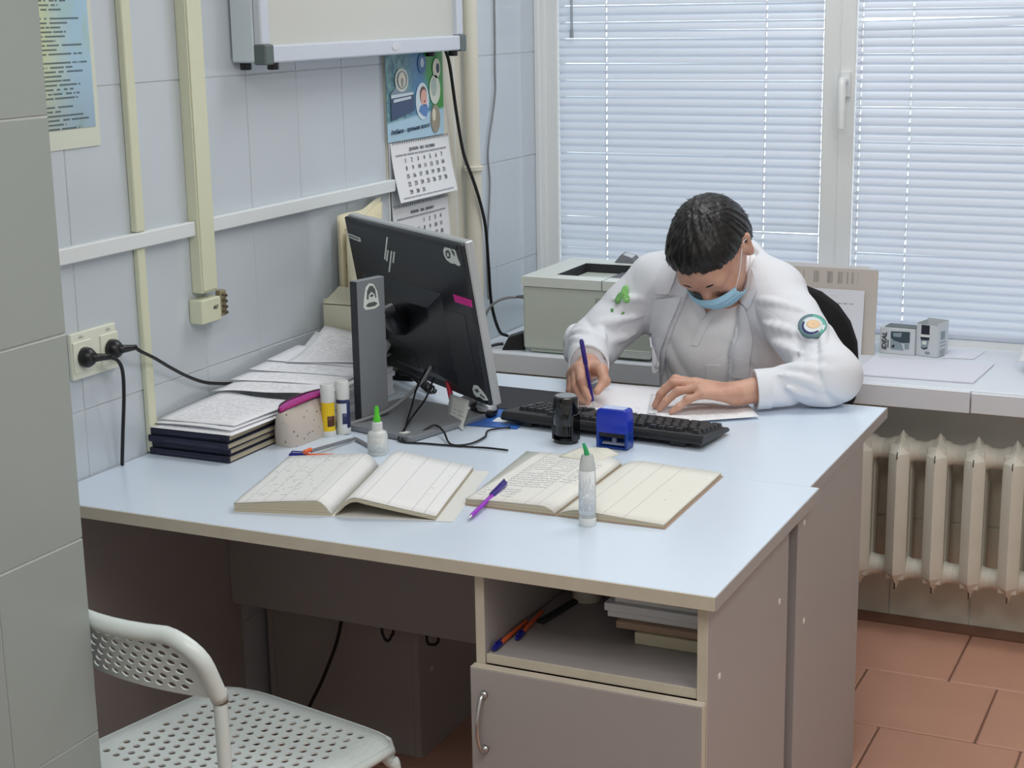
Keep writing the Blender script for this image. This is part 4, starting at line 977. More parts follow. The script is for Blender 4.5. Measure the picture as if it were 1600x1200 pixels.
label_wrap('label', gg, .0151, .022, .098, -2.9, -.2, print_mat('glue_label', (224, 228, 230), (96, 102, 106), 16, 6, .62, turn=True))
def stick(name, label, x, y, h, body, capm, blk, rot):
    t = thing(name, label, 'glue stick', (x, y, DT), rot, 'glue sticks')
    b = MB(); b.lathe([(.0135, 0), (.0148, .002), (.0148, .012), (.0140, .014), (.0140, h*.68)], 24); b.build('tube', body, t, smooth=.7)
    b = MB(); b.lathe([(.0144, h*.66), (.0146, h*.68), (.0146, h-.003), (.0130, h)], 24); b.build('cap', capm, t, smooth=.7)
    b = MB(); b.lathe([(.0150, 0), (.0152, .0015), (.0152, .0105), (.0148, .012)], 24); b.build('twist_base', M_WPL, t, smooth=.7)
    label_wrap('label_patch', t, .0144, .022, h*.40, -1.15, .1, blk)
    return t
M_YEL = mat('yellow_wrap', (232, 198, 30), .35); M_WHT = mat('white_wrap', (214, 222, 230), .35); M_NAVY = mat('navy_print', (42, 50, 96), .4); M_BRN = mat('brown_print', (84, 48, 26), .45)
t = stick('glue_stick', 'yellow glue stick with clear cap beside the pencil pouch', .272, 2.752, .110, M_YEL, M_WPL, M_BRN, 0)
t = stick('glue_stick', 'white and navy glue stick standing between the yellow one and the screen stand', .290, 2.782, .112, M_WHT, M_WPL, M_NAVY, 0)
label_wrap('wrap_band', t, .0143, .066, .075, -2.2, -.2, M_NAVY); label_wrap('wrap_band', t, .01445, .012, .072, -.45, .6, M_NAVY)

# ---- pencil pouch
M_POUCH = bpy.data.materials.new('dotted_linen'); M_POUCH.use_nodes = True; g = NG(M_POUCH)
vo = g.n('ShaderNodeTexVoronoi'); vo.inputs['Scale'].default_value = 78; g.l(g.coord(), vo.inputs['Vector']); sp_ = g.m('LESS_THAN', vo.outputs['Distance'], .17)
g.l(g.mix(g.m('MULTIPLY', sp_, .75), lin((196, 187, 178)), lin((80, 74, 82))), g.b.inputs['Base Color']); g.b.inputs['Roughness'].default_value = .9; g.bump(g.noise(g.coord(), 500, 2), .2)
pc = thing('pencil_pouch', 'dotted beige fabric pencil pouch with magenta zip beside the stack of books', 'pouch', (.231, 2.638, DT), math.radians(-4))
b = MB(); vs = []; fs = []; n = 20; NZ = 8
for j in range(NZ+1):
    z = j/NZ; hz = .072*z; wx = .030*(1-.62*z**1.4)+.004*math.sin(PI*z); ly = .084*(1-.10*(1-z))
    for k in range(n):
        a = 2*PI*k/n; c_, s_ = math.cos(a), math.sin(a)
        vs.append((wx*math.copysign(abs(c_)**.55, c_), .078+ly*math.copysign(abs(s_)**.4, s_), hz+.012*z*(math.sin(PI*(.5+.5*s_))**.5)*.6+.002*z*s_))
for j in range(NZ):
    for k in range(n): fs.append((j*n+k, j*n+(k+1) % n, (j+1)*n+(k+1) % n, (j+1)*n+k))
fs += [tuple(range(n-1, -1, -1)), tuple(range(NZ*n, NZ*n+n))]
b.add(vs, fs); b.build('body', M_POUCH, pc, smooth=.9)
b = MB(); n = 20; vs = []
for k in range(n):
    a = 2*PI*k/n; c_, s_ = math.cos(a), math.sin(a); vs.append((.0145*c_, .078+.080*s_, .084+.002*s_+.004*(1-s_*s_)))
b.add(vs+[(x*.98, y, z-.002) for x, y, z in vs], [tuple(range(n)), tuple(range(2*n-1, n-1, -1))]+[(i, n+i, n+(i+1) % n, (i+1) % n) for i in range(n)]); b.build('lining', mat('magenta_lining', (176, 62, 150), .5, var=.2, vscale=80), pc)
M_MAG = mat('magenta_cloth', (168, 40, 124), .6, var=.15, vscale=60)
b = MB(); b.tube(spline([(0, -.003, .076), (.012, .022, .083), (.0150, .078, .087), (.012, .135, .086), (.0, .160, .086)], 5), .0042, 8); b.build('zip_tape', M_MAG, pc, smooth=True)
b = MB(); b.tube(spline([(0, -.003, .077), (-.012, .022, .083), (-.0150, .078, .087), (-.012, .135, .086), (.0, .160, .086)], 5), .0036, 8); b.build('zip_teeth', mat('dark_magenta_zip', (70, 18, 54), .5), pc, smooth=True)

# ---- stack of navy register books with papers on top
M_NAVYC = mat('worn_navy_cloth', (26, 28, 52), .55, var=.25, vscale=40, bump=.4, bscale=160)
bk_lab = ['lowest of the navy registers in the wall-side stack', 'second navy register from the bottom of the wall-side stack', 'third navy register from the bottom of the wall-side stack', 'topmost navy register in the stack, under the printed sheets']
zb = DT
for k in range(4):
    th = (.0140, .0125, .0130, .0125)[k]; dx, dy, rz = ((.004, 0, 0), (.0015, .006, .006), (.0035, -.002, -.008), (.0, .004, .012))[k]
    t = thing('navy_register', bk_lab[k], 'book', (.006+dx, 2.496+dy, zb), rz, 'navy registers'); W_, D_ = .192, .292
    b = MB(); b.box(0, W_, 0, D_, 0, .0016); b.box(0, W_, 0, D_, th-.0018, th-.0002); b.box(0, W_, -.001, .004, 0, th-.0002); b.build('cover', M_NAVYC, t, bevel=.0007)
    b = MB(); b.box(.003, W_-.0025, .0042, D_-.003, .0017, th-.0019); b.build('page_block', M_BLOCK, t)
    if k in (0, 1, 2, 3):
        b = MB(); b.box(.02+.01*k, W_-.02, -.0016, -.001, th*.38, th*.52); b.build('spine_tape', mat('scuffed_navy', (58, 60, 84), .6) if 'scuffed_navy' not in bpy.data.materials else bpy.data.materials['scuffed_navy'], t)
    zb += th+.0004
M_PR1 = print_mat('form_print_a', (238, 239, 243), (112, 116, 126), 24, 16, .55, thick=.26); M_PR2 = print_mat('form_print_b', (236, 238, 243), (104, 108, 120), 19, 12, .50, thick=.24); M_PR3 = print_mat('form_print_c', (240, 241, 245), (116, 120, 132), 27, 18, .52, thick=.26)
M_PR4 = print_mat('form_print_d', (238, 239, 244), (110, 114, 128), 20, 10, .45, (.08, .12, .04, .62), hand=True)
def sheet_thing(label, P, ax, ay, W_, D_, m, curl=lambda u, v: 0, group=None, name='paper_sheet', th=.0006, nu=10, nv=10, taper=0.0):
    ax = Vector(ax).normalized(); ay = Vector(ay).normalized()
    b = MB(); b.sheet(lambda u, v: ax*(u*W_)+ay*(v*D_*(1-taper*u))+Vector((0, 0, curl(u, v))), nu, nv, th)
    o = b.build(name, m, None, smooth=True, loc=P); return tag(o, label, 'paper', group)
zt = zb+.0012
sheet_thing('bottom printed sheet on the navy stack, reaching its right edge', (.008, 2.498, zt), (1, .02, 0), (.03, 1, 0), .198, .265, M_PR3, lambda u, v: .0006+.002*math.sin(PI*u)*v, 'sheets on the navy stack')
sheet_thing('middle printed sheet on the navy stack, its near left corner curled up', (.005, 2.512, zt+.0045), (1, .03, 0), (.05, 1, 0), .190, .245, M_PR2, lambda u, v: .001+.008*(1-u)**3*v+.003*math.sin(3*u), 'sheets on the navy stack')
sheet_thing('top printed sheet on the navy stack with typed paragraphs', (.012, 2.527, zt+.0085), (1, .06, .0), (.09, 1, .0), .178, .215, M_PR1, lambda u, v: .002+.003*math.sin(2.2*v)+.012*max(0, .5-u)**2*v*4, 'sheets on the navy stack')

# ---- heap of forms by the wall
hp = thing('form_pile', 'pile of closed forms against the wall carrying the fanned sheets', 'paper pile', (.02, 2.83, DT))
for k in range(6):
    b = MB(); b.box(random.uniform(0, .006), .192+random.uniform(-.006, .006), random.uniform(0, .01), .30+random.uniform(-.01, .01), .0105*k, .0105*k+.0098); b.build('form_bundle', M_PAPER, hp)
labs = ['lowest fanned form on the wall-side heap, its left corner nearest the socket cord', 'second fanned form on the wall-side heap', 'third fanned form on the wall-side heap with a ragged corner', 'fanned form leaning up at the middle of the heap', 'upright bent form at the right of the heap beside the screen stand', 'rearmost upright form of the heap, leaning on the carton']
sheet_thing(labs[0], (.018, 2.702, .834), (.80, .60, -.105), (0, 1, .05), .225, .19, M_PR1, lambda u, v: .004*math.sin(PI*u)+.002*math.sin(9*u)*(1-v), 'fanned forms')
sheet_thing(labs[1], (.018, 2.770, .8405), (.80, .60, -.112), (0, 1, .05), .222, .17, M_PR3, lambda u, v: .004*math.sin(PI*u)+.004*(1-u)**3*(1-v), 'fanned forms')
sheet_thing(labs[2], (.020, 2.838, .8470), (.79, .61, -.118), (0, 1, .05), .222, .15, M_PR2, lambda u, v: .004*math.sin(PI*u)+.006*(1-u)**4, 'fanned forms')
sheet_thing(labs[3], (.022, 2.905, .8535), (.78, .62, -.122), (-.01, 1, .06), .222, .13, M_PR4, lambda u, v: .004*math.sin(PI*u)+.007*(1-u)**4, 'fanned forms')
sheet_thing(labs[4], (.046, 2.905, .8440), (.72, .69, -.09), (-.10, .96, .13), .215, .205, M_PR1, lambda u, v: .012*v*v-.008*math.sin(PI*v)+.003, 'fanned forms', taper=.5)
sheet_thing(labs[5], (.058, 2.925, .8480), (.72, .69, -.09), (-.10, .96, .14), .205, .205, M_PR3, lambda u, v: .014*v*v-.008*math.sin(PI*v)+.006, 'fanned forms', taper=.5)

# ---- carton and folder by the wall
M_CARD = mat('yellowed_white_carton', (208, 206, 184), .75, var=.06, vscale=10)
ct = thing('carton', 'yellowed carton with an open flap between the wall and screen stand', 'carton', (.078, 3.152, DT), 0)
b = MB(); W_, D_, H_ = .116, .058, .204; q = .002
b.box(-W_/2, W_/2, 0, q, 0, H_-.01); b.box(-W_/2, W_/2, D_-q, D_, 0, H_); b.box(-W_/2, -W_/2+q, q, D_-q, 0, H_); b.box(W_/2-q, W_/2, q, D_-q, 0, H_-.02); b.box(-W_/2, W_/2, 0, D_, 0, q); b.build('box', M_CARD, ct)
b = MB(); b.add([(-W_/2, 0, H_-.01), (W_/2, 0, H_-.01), (W_/2-.004, .062, H_+.016), (-W_/2+.004, .066, H_+.020), (-W_/2, 0, H_-.012), (W_/2, 0, H_-.012), (W_/2-.004, .062, H_+.014), (-W_/2+.004, .066, H_+.018)], [(0, 1, 2, 3), (7, 6, 5, 4), (0, 4, 5, 1), (1, 5, 6, 2), (2, 6, 7, 3), (3, 7, 4, 0)]); b.build('flap', M_CARD, ct)
fo = thing('paper_folder', 'worn yellow-beige paper folder standing against the wall behind the screen', 'folder', (.012, 3.235, DT))
M_FOLD = mat('yellowed_folder', (212, 206, 180), .8, var=.08, vscale=12)
def foldsh(x0, hh, rag): 
    return lambda u, v: (x0+.012*v*0+.006*math.sin(5*u), u*.215, v*(hh+rag*math.sin(7*u+1)*.5-.02*(1-u)))
b = MB(); b.sheet(foldsh(.006, .405, .008), 12, 6, .0015); b.build('cover', M_FOLD, fo, smooth=True)
b = MB(); b.sheet(foldsh(.010, .392, .010), 12, 6, .0012); b.build('inner_sheet', print_mat('folder_print', (214, 206, 176), (110, 106, 96), 22, 10, .45), fo, smooth=True)
b = MB(); b.sheet(lambda u, v: (.018+.004*v, .012+u*.20, v*(.355+.02*math.sin(4*u))), 8, 4, .0012); b.build('front_cover', M_FOLD, fo, smooth=True)

# ---- papers under the doctor's hands
zz = DT
sheet_thing('white sheet under the writing hand, half covered with handwriting', (.640, 3.060, zz+.0012), (.995, .09, 0), (-.06, 1, 0), .235, .33, M_PR4, lambda u, v: .0003*math.sin(5*u), None)
sheet_thing('printed form under the resting hand near the keyboard end', (.825, 3.155, zz+.0026), (.90, .30, .0), (-.30, .95, 0), .20, .17, M_PR3, lambda u, v: .0012*math.sin(4*u+2*v)+.001, None)
sheet_thing('printed form with turned-up corner under the resting wrist', (.886, 3.080, zz+.0038), (.80, .60, 0), (-.50, .86, 0), .215, .15, M_PR1, lambda u, v: .0014+.006*max(0, u-.75)*4*v*.5, None)

# ---- things on the cabinet shelf
SZ = .5855
pen('ballpoint_pen', 'orange pen with dark blue cap at the front left of the cabinet shelf', (.914, 2.345, SZ+.005), (.9155, 2.205, SZ+.005), .0038, M_ORA, M_DBLU, .18)
pen('ballpoint_pen', 'orange pen with dark cap behind the first on the cabinet shelf', (.918, 2.40, SZ+.005), (.931, 2.262, SZ+.005), .0038, M_ORA, M_DBLU, .18)
b = MB(); b.box(0, .014, 0, .20, 0, .006); tag(b.build('dark_ruler', mat('dark_green_plastic', (40, 48, 46), .5), None, bevel=.001, loc=(.928, 2.345, SZ), rotz=math.radians(-8)), 'dark narrow ruler lying behind the orange pens on the shelf', 'ruler')
cu = thing('plastic_cup', 'cream plastic cup at the back of the cabinet shelf', 'cup', (.965, 2.482, SZ))
b = MB(); b.lathe([(.024, 0), (.026, .002), (.031, .085), (.032, .087), (.030, .087), (.0245, .004)], 20); b.build('cup_body', mat('cream_plastic', (206, 196, 184), .4), cu, smooth=.7)
fp = thing('paper_stack', 'stack of papers and folders at the right of the cabinet shelf', 'paper stack', (1.245, 2.33, SZ))
for k, (x0, y0, z0, z1, m) in enumerate(((-.13, -.005, 0, .020, M_FOLD), (-.165, .0, .021, .033, M_COVB), (-.185, .012, .034, .044, M_PAPER), (-.19, .01, .0445, .058, M_PAPER), (-.175, .02, .0585, .066, M_COVG))):
    b = MB(); b.box(x0, .018, y0, .26, z0, z1); b.build('folder', m, fp, bevel=.0008)
cable('hanging_cable', 'black cable hanging below the modesty panel toward the floor', [(.262, 2.80, .70), (.258, 2.80, .45), (.250, 2.80, .31), (.205, 2.80, .19), (.150, 2.80, .085), (.11, 2.80, .006)], .004, M_CABLE)
for k, x in enumerate((.366, .475)):
    cable('cable_loop', ('left' if k == 0 else 'right')+' small loop of black cable showing under the modesty panel', [(x-.012, 2.80, .60), (x-.013, 2.80, .34), (x-.010, 2.80, .302), (x, 2.80, .290+.010*k), (x+.010, 2.80, .304), (x+.016, 2.80, .34), (x+.012, 2.80, .60)], .0032, M_CABLE)

# ================================================================ ON THE SILL
SL = .6785
pr = thing('laser_printer', 'light grey laser printer with open output tray on the window sill', 'printer', (.165, 3.945, SL+.001))
M_PRN = mat('light_grey_printer_plastic', (206, 214, 204), .42, var=.02); M_PRT = mat('pale_printer_lid', (226, 232, 226), .4); M_PRD = mat('charcoal_printer_plastic', (40, 42, 46), .45); M_PRG = mat('mid_grey_printer_plastic', (110, 112, 118), .45)
PW, PD, PH = .385, .355, .186
b = MB(); b.box(0, PW, 0, PD, .012, PH); b.box(.015, .135, .01, PD-.01, 0, .012); b.box(.25, PW-.02, .01, PD-.01, 0, .012); b.build('body', M_PRN, pr, bevel=.007, seg=2)
b = MB(); b.box(.142, PW-.01, -.0015, 0, .008, .010+.018); b.build('paper_tray', M_PRT, pr, bevel=.0005)
b = MB(); b.box(.150, .240, -.0025, -.0015, .010, .019); b.build('tray_grip', M_PRG, pr)
# lid with real tray well
b = MB(); zl0, zl1 = PH, PH+.026
wx0, wx1, wy0, wy1 = .075, .315, .055, .275
for (x0, x1, y0, y1) in ((-.002, wx0, -.003, PD), (wx1, PW+.002, -.003, PD), (wx0, wx1, -.003, wy0), (wx0, wx1, wy1, PD)): b.box(x0, x1, y0, y1, zl0, zl1)
lid = b.build('lid', M_PRT, pr)
b = MB(); b.add([(wx0, wy0, zl1-.0015), (wx1, wy0, zl1-.0015), (wx1, wy1, zl1-.0015), (wx0, wy1, zl1-.0015), (wx0+.012, wy0+.01, zl0-.03), (wx0+.13, wy0+.01, zl0-.012), (wx0+.13, wy1-.01, zl0-.012), (wx0+.012, wy1-.01, zl0-.03), (wx1, wy0, zl1-.002), (wx1, wy1, zl1-.002)], [(0, 4, 5, 1), (2, 6, 7, 3), (3, 7, 4, 0), (4, 7, 6, 5), (5, 6, 2, 1)]); b.build('tray_well', M_PRD, pr)
b = MB(); b.add([(wx0+.11, wy0+.004, zl0+.004), (wx1-.001, wy0+.004, zl1+.001), (wx1-.001, wy1-.004, zl1+.001), (wx0+.11, wy1-.004, zl0+.004), (wx0+.11, wy0+.004, zl0+.001), (wx1-.001, wy0+.004, zl1-.002), (wx1-.001, wy1-.004, zl1-.002), (wx0+.11, wy1-.004, zl0+.001)], [(0, 1, 2, 3), (7, 6, 5, 4), (0, 4, 5, 1), (1, 5, 6, 2), (2, 6, 7, 3), (3, 7, 4, 0)]); b.build('paper_stop', M_PRG, pr)
b = MB(); b.box(.235, .2365, -.0036, wy0, zl0+.001, zl1+.0004); b.build('lid_seam', M_PRD, pr)
b = MB(); b.add([(.150, .300, zl1), (.218, .300, zl1), (.218, .345, zl1), (.150, .345, zl1), (.165, .316, zl1+.022), (.205, .304, zl1+.014), (.208, .338, zl1+.02), (.168, .345, zl1+.028)], [(3, 2, 1, 0), (4, 5, 6, 7), (0, 1, 5, 4), (1, 2, 6, 5), (2, 3, 7, 6), (3, 0, 4, 7)]); cp = b.build('control_panel', M_PRG, pr, bevel=.002)
b = MB(); b.add([(.172, .3175, zl1+.0225), (.202, .3085, zl1+.0160), (.204, .331, zl1+.0205), (.174, .338, zl1+.0265), (.172, .3175, zl1+.019), (.202, .3085, zl1+.0130), (.204, .331, zl1+.0175), (.174, .338, zl1+.023)], [(0, 1, 2, 3), (7, 6, 5, 4), (0, 4, 5, 1), (1, 5, 6, 2), (2, 6, 7, 3), (3, 7, 4, 0)]); b.build('display', mat('pale_display', (206, 208, 214), .2), cp)
b = MB(); b.box(.215, .33, .312, .338, zl1, zl1+.008); b.build('button_strip', M_PRD, pr, bevel=.002)
b = MB(); b.box(.215, .245, -.001, 0, .150, .165); b.build('model_badge', mat('badge_grey', (176, 182, 172), .5), pr)
b = MB(); b.tube([(-.028, .02, .150), (-.010, .02, .151), (.002, .02, .151)], [.004, .0055, .0065], 8); b.tube([Vector(p)-pr.location for p in spline([(.137, 3.965, .828), (.115, 3.95, .828), (.085, 3.935, .815), (.062, 3.925, .785), (.055, 3.925, .74), (.055, 3.94, .70)], 6)], .0036, 8); b.build('usb_cable', M_GCABLE, pr, smooth=True)
M_BAR = bpy.data.materials.new('barcode_label'); M_BAR.use_nodes = True; g = NG(M_BAR); uv = g.sep(g.coord('UV'))
bb = g.m('GREATER_THAN', g.noise(g.comb(g.m('MULTIPLY', uv[0], 26.0), 0.0), 1.0, 1), .52); bb = g.m('MULTIPLY', bb, g.m('MULTIPLY', g.m('LESS_THAN', uv[0], .45), g.m('GREATER_THAN', uv[1], .2)))
g.l(g.mix(bb, lin((214, 214, 212)), lin((60, 60, 64))), g.b.inputs['Base Color'])
bx = thing('barcode_box', 'white box with a barcode standing beside the printer under the raised elbow', 'box', (.560, 3.99, SL), 0)
b = MB(); b.box(-.0, .16, 0, .12, 0, .12); b.build('box', M_PAPER, bx, bevel=.001)
b = MB(); b.sheet(lambda u, v: (-.0+u*.12, -.0008, .004+v*.05), 2, 2, .0006); b.build('barcode', M_BAR, bx)
ps = thing('power_adapter', 'black power adapter on the sill at the left end of the printer', 'adapter', (.115, 3.985, SL), math.radians(20))
b = MB(); b.add([(-.03, -.03, 0), (.035, -.03, 0), (.035, .03, 0), (-.03, .03, 0), (-.012, -.022, .034), (.03, -.022, .048), (.03, .022, .048), (-.012, .022, .034)], [(3, 2, 1, 0), (4, 5, 6, 7), (0, 1, 5, 4), (1, 2, 6, 5), (2, 3, 7, 6), (3, 0, 4, 7)]); b.build('housing', M_BLACK, ps, bevel=.004, seg=2)
b = MB(); b.tube(spline([(-.028, 0, .012), (-.05, -.004, .010), (-.07, -.014, .006), (-.085, -.03, .004)], 5), .0042, 8); b.build('lead', M_CABLE, ps, smooth=True)

M_BOXW = mat('white_box_card', (206, 212, 216), .45); M_BXP = mat('stamp_photo_dark', (58, 74, 82), .5); M_BXG = mat('stamp_photo_grey', (140, 156, 164), .5); M_BXB = mat('stamp_photo_black', (36, 34, 48), .5); M_BXI = mat('box_inside', (150, 156, 154), .8)
b1 = thing('stamp_box', 'small closed stamp carton with IDEAL printed up its left side, on the sill', 'box', (1.075, 4.283, SL), math.radians(-4))
BW, BH, BD = .095, .072, .055
b = MB(); b.box(0, BW, 0, BD, 0, BH); c = b.build('carton', M_BOXW, b1, bevel=.0012)
text('IDEAL', .0185, M_DKTXT, c, frame((.0135, -.0008, .034), (0, 0, 1), (-1, 0, 0)), shear=.2, bold=.0004)
def fpoly(name, pts, m, par, y=-.0008): 
    b = MB(); n = len(pts); b.add([(x, y, z) for x, z in pts]+[(x, y+.0006, z) for x, z in pts], [tuple(range(n)), tuple(range(2*n-1, n-1, -1))]+[(i, n+i, n+(i+1) % n, (i+1) % n) for i in range(n)]); return b.build(name, m, par)
fpoly('photo_panel', [(.030, .062), (.082, .064), (.082, .034), (.062, .032), (.040, .037), (.030, .043)], M_BXP, c); fpoly('photo_panel', [(.030, .040), (.060, .030), (.066, .012), (.030, .013)], M_BXG, c); fpoly('photo_panel', [(.068, .031), (.081, .031), (.080, .016), (.069, .016)], M_BXG, c)
fpoly('photo_detail', [(.036, .058), (.060, .060), (.058, .048), (.038, .048)], M_BXG, c, -.0014); fpoly('photo_detail', [(.034, .024), (.042, .026), (.040, .019), (.034, .017)], M_BXB, c, -.0014); fpoly('caption', [(.022, .038), (.0245, .038), (.0245, .016), (.022, .016)], M_DKTXT, c)
b = MB(); b.box(.012, BW, .002, BD-.002, BH, BH+.0016); b.build('lid_flap', mat('grey_flap', (96, 104, 104), .6), b1)
b2 = thing('stamp_box', 'taller open-topped stamp carton showing a dark stamp picture, right of the closed one', 'box', (1.172, 4.288, SL), math.radians(-17))
b = MB(); W_, D_, H_ = .062, .060, .092; q = .0012
b.box(0, W_, 0, q, 0, H_-.006); b.box(0, W_, D_-q, D_, 0, H_+.002); b.box(0, q, q, D_-q, 0, H_-.002); b.box(W_-q, W_, q, D_-q, 0, H_); b.box(0, W_, 0, D_, 0, q); c = b.build('carton', M_BOXW, b2)
fpoly('photo_panel', [(.014, .085), (.038, .085), (.038, .058), (.014, .058)], M_BXB, c); fpoly('photo_panel', [(.013, .059), (.039, .060), (.039, .053), (.013, .051)], M_STKR, c, -.0014); fpoly('photo_panel', [(.013, .052), (.039, .053), (.038, .046), (.014, .044)], M_BXB, c, -.0018)
fpoly('photo_panel', [(.014, .045), (.037, .045), (.034, .024), (.016, .024)], M_BXG, c); fpoly('photo_detail', [(.018, .041), (.031, .042), (.030, .032), (.019, .032)], M_STKR, c, -.0014); fpoly('photo_detail', [(.013, .025), (.022, .018), (.034, .022), (.034, .026), (.022, .022)], M_DKTXT, c, -.0014); fpoly('caption', circle(.008, 14, .034, .010, 1, .5), M_BXG, c)
def rpoly(name, pts, m, par): 
    b = MB(); n = len(pts); x = W_+.0008; b.add([(x, y, z) for y, z in pts]+[(x-.0006, y, z) for y, z in pts], [tuple(range(n)), tuple(range(2*n-1, n-1, -1))]+[(i, n+i, n+(i+1) % n, (i+1) % n) for i in range(n)]); return b.build(name, m, par)
rpoly('side_symbol', [(.018, .068), (.040, .068), (.040, .046), (.018, .046)], M_BXG, c); rpoly('caption', [(.014, .040), (.044, .040), (.044, .0375), (.014, .0375)], M_BXG, c); rpoly('caption', [(.014, .030), (.044, .030), (.044, .0275), (.014, .0275)], M_BXG, c); rpoly('caption', [(.016, .020), (.042, .020), (.042, .006), (.016, .006)], mat('pale_print', (170, 176, 178), .6), c)
M_SHEETB = mat('bluish_white_sheet', (230, 231, 242), .7)
def quad_sheet(label, pts, z, m, group=None, th=.0008, name='paper_sheet'):
    P = [Vector((x, y, z)) for x, y in pts]; o0 = P[0].copy(); b = MB(); b.sheet(lambda u, v: (P[0].lerp(P[1], u)).lerp(P[3].lerp(P[2], u), v)-o0, 3, 3, th)
    return tag(b.build(name, m, None, loc=tuple(o0)), label, 'paper', group)
quad_sheet('large white sheet lying along the front of the sill, before the stamp cartons', [(1.075, 3.992), (1.372, 4.005), (1.386, 4.236), (1.076, 4.205)], SL+.004, M_SHEETB, th=.0035)
quad_sheet('small white sheet lying on the sill right of the open stamp carton', [(1.245, 4.275), (1.325, 4.288), (1.337, 4.398), (1.244, 4.38)], SL+.0012, M_SHEETB)
quad_sheet('white sheet corner on the sill beside the doctor, under the standing folder', [(.93, 4.14), (1.040, 4.135), (1.036, 4.225), (.93, 4.225)], SL+.0012, M_SHEETB)
b = MB(); b.sheet(lambda u, v: (u*.12, v*.17, .030+.035*(1-u)*v+.008*math.sin(4*u)), 6, 6, .001); o = b.build('crumpled_form', M_PR2, None, smooth=True, loc=(1.452, 4.16, SL)); tag(o, 'printed form lying crumpled on the sill at the right picture edge', 'paper')
t = thing('purple_pouch', 'small mauve cloth bundle under the crumpled form at the right edge', 'pouch', (1.54, 4.20, SL)); b = MB(); b.ellipsoid((0, 0, .017), (.07, .08, .017), 16, 8); b.build('bundle', mat('mauve_cloth', (150, 128, 146), .8), t, smooth=True)
# standing folder and its papers
sf = thing('standing_folder', 'beige board folder with papers standing on the sill against the window post', 'folder', (.62, 4.245, SL))
M_BRD = mat('beige_folder_board', (198, 188, 178), .75); M_BRDP = print_mat('board_print', (196, 188, 180), (120, 116, 112), 5, 30, .5, (.35, .12, .82, .04), thick=.8)
b = MB(); b.sheet(lambda u, v: (u*.448, .020*v+.004*u, v*.228), 4, 4, .003); b.build('back_board', M_BRDP, sf)
b = MB(); b.sheet(lambda u, v: (.08+u*.335, -.006+.020*v, v*.172), 4, 4, .002); b.build('inner_sheets', print_mat('folder_form_print', (222, 223, 230), (130, 134, 144), 16, 8, .5, (.55, .08, .1, .1)), sf)
b = MB(); b.sheet(lambda u, v: (.02+u*.40, .034+.016*v, v*(.238-.006*u)), 4, 4, .001); b.build('loose_page', M_PAPER, sf)
b = MB(); b.box(.29, .375, -.012, -.004, 0, .012); b.build('spine_foot', M_BLACK, sf)
# ================================================================ THE DOCTOR
def V3(*a): return np.array(a, dtype=np.float32)
def cap(a, b, ra, rb, k=.02):
    a = V3(*a); b = V3(*b); ba = b-a; L2 = float(ba@ba)
    def f(P):
        pa = P-a; t = np.clip((pa@ba)/L2, 0, 1); d = pa-t[:, None]*ba
        return np.sqrt((d*d).sum(1))-(ra+(rb-ra)*t)
    return (f, (a+b)/2, math.sqrt(L2)/2+max(ra, rb), k, 'u')
def ell(c, r, ax=None, k=.02, op='u'):
    c = V3(*c); r = V3(*r); A = np.eye(3, dtype=np.float32) if ax is None else np.array(ax, dtype=np.float32)
    def f(P):
        q = (P-c)@A.T; k0 = np.sqrt(((q/r)**2).sum(1)); k1 = np.sqrt(((q/(r*r))**2).sum(1))+1e-9
        return k0*(k0-1)/k1
    return (f, c, float(r.max()), k, op)
def planecut(c, n, R):
    c = V3(*c); n = V3(*n); n = n/np.linalg.norm(n)
    return (lambda P: (P-c)@n, c, R, 0.0, 'cut')
def evalf(P, prims, marg=.06):
    d = np.full(len(P), .2, dtype=np.float32)
    for (f, c, R, k, op) in prims:
        m = np.nonzero((((P-c)**2).sum(1)) < ((R+marg) if op != 'cut' else R)**2)[0]
        if len(m) == 0: continue
        x = f(P[m]).astype(np.float32); y = d[m]
        if op == 'u':
            h = np.clip(.5+.5*(y-x)/k, 0, 1); d[m] = y*(1-h)+x*h-k*h*(1-h)
        elif op == 's':
            h = np.clip(.5-.5*(y+x)/k, 0, 1); d[m] = y*(1-h)-x*h+k*h*(1-h)
        else: d[m] = np.maximum(y, x)
    return d
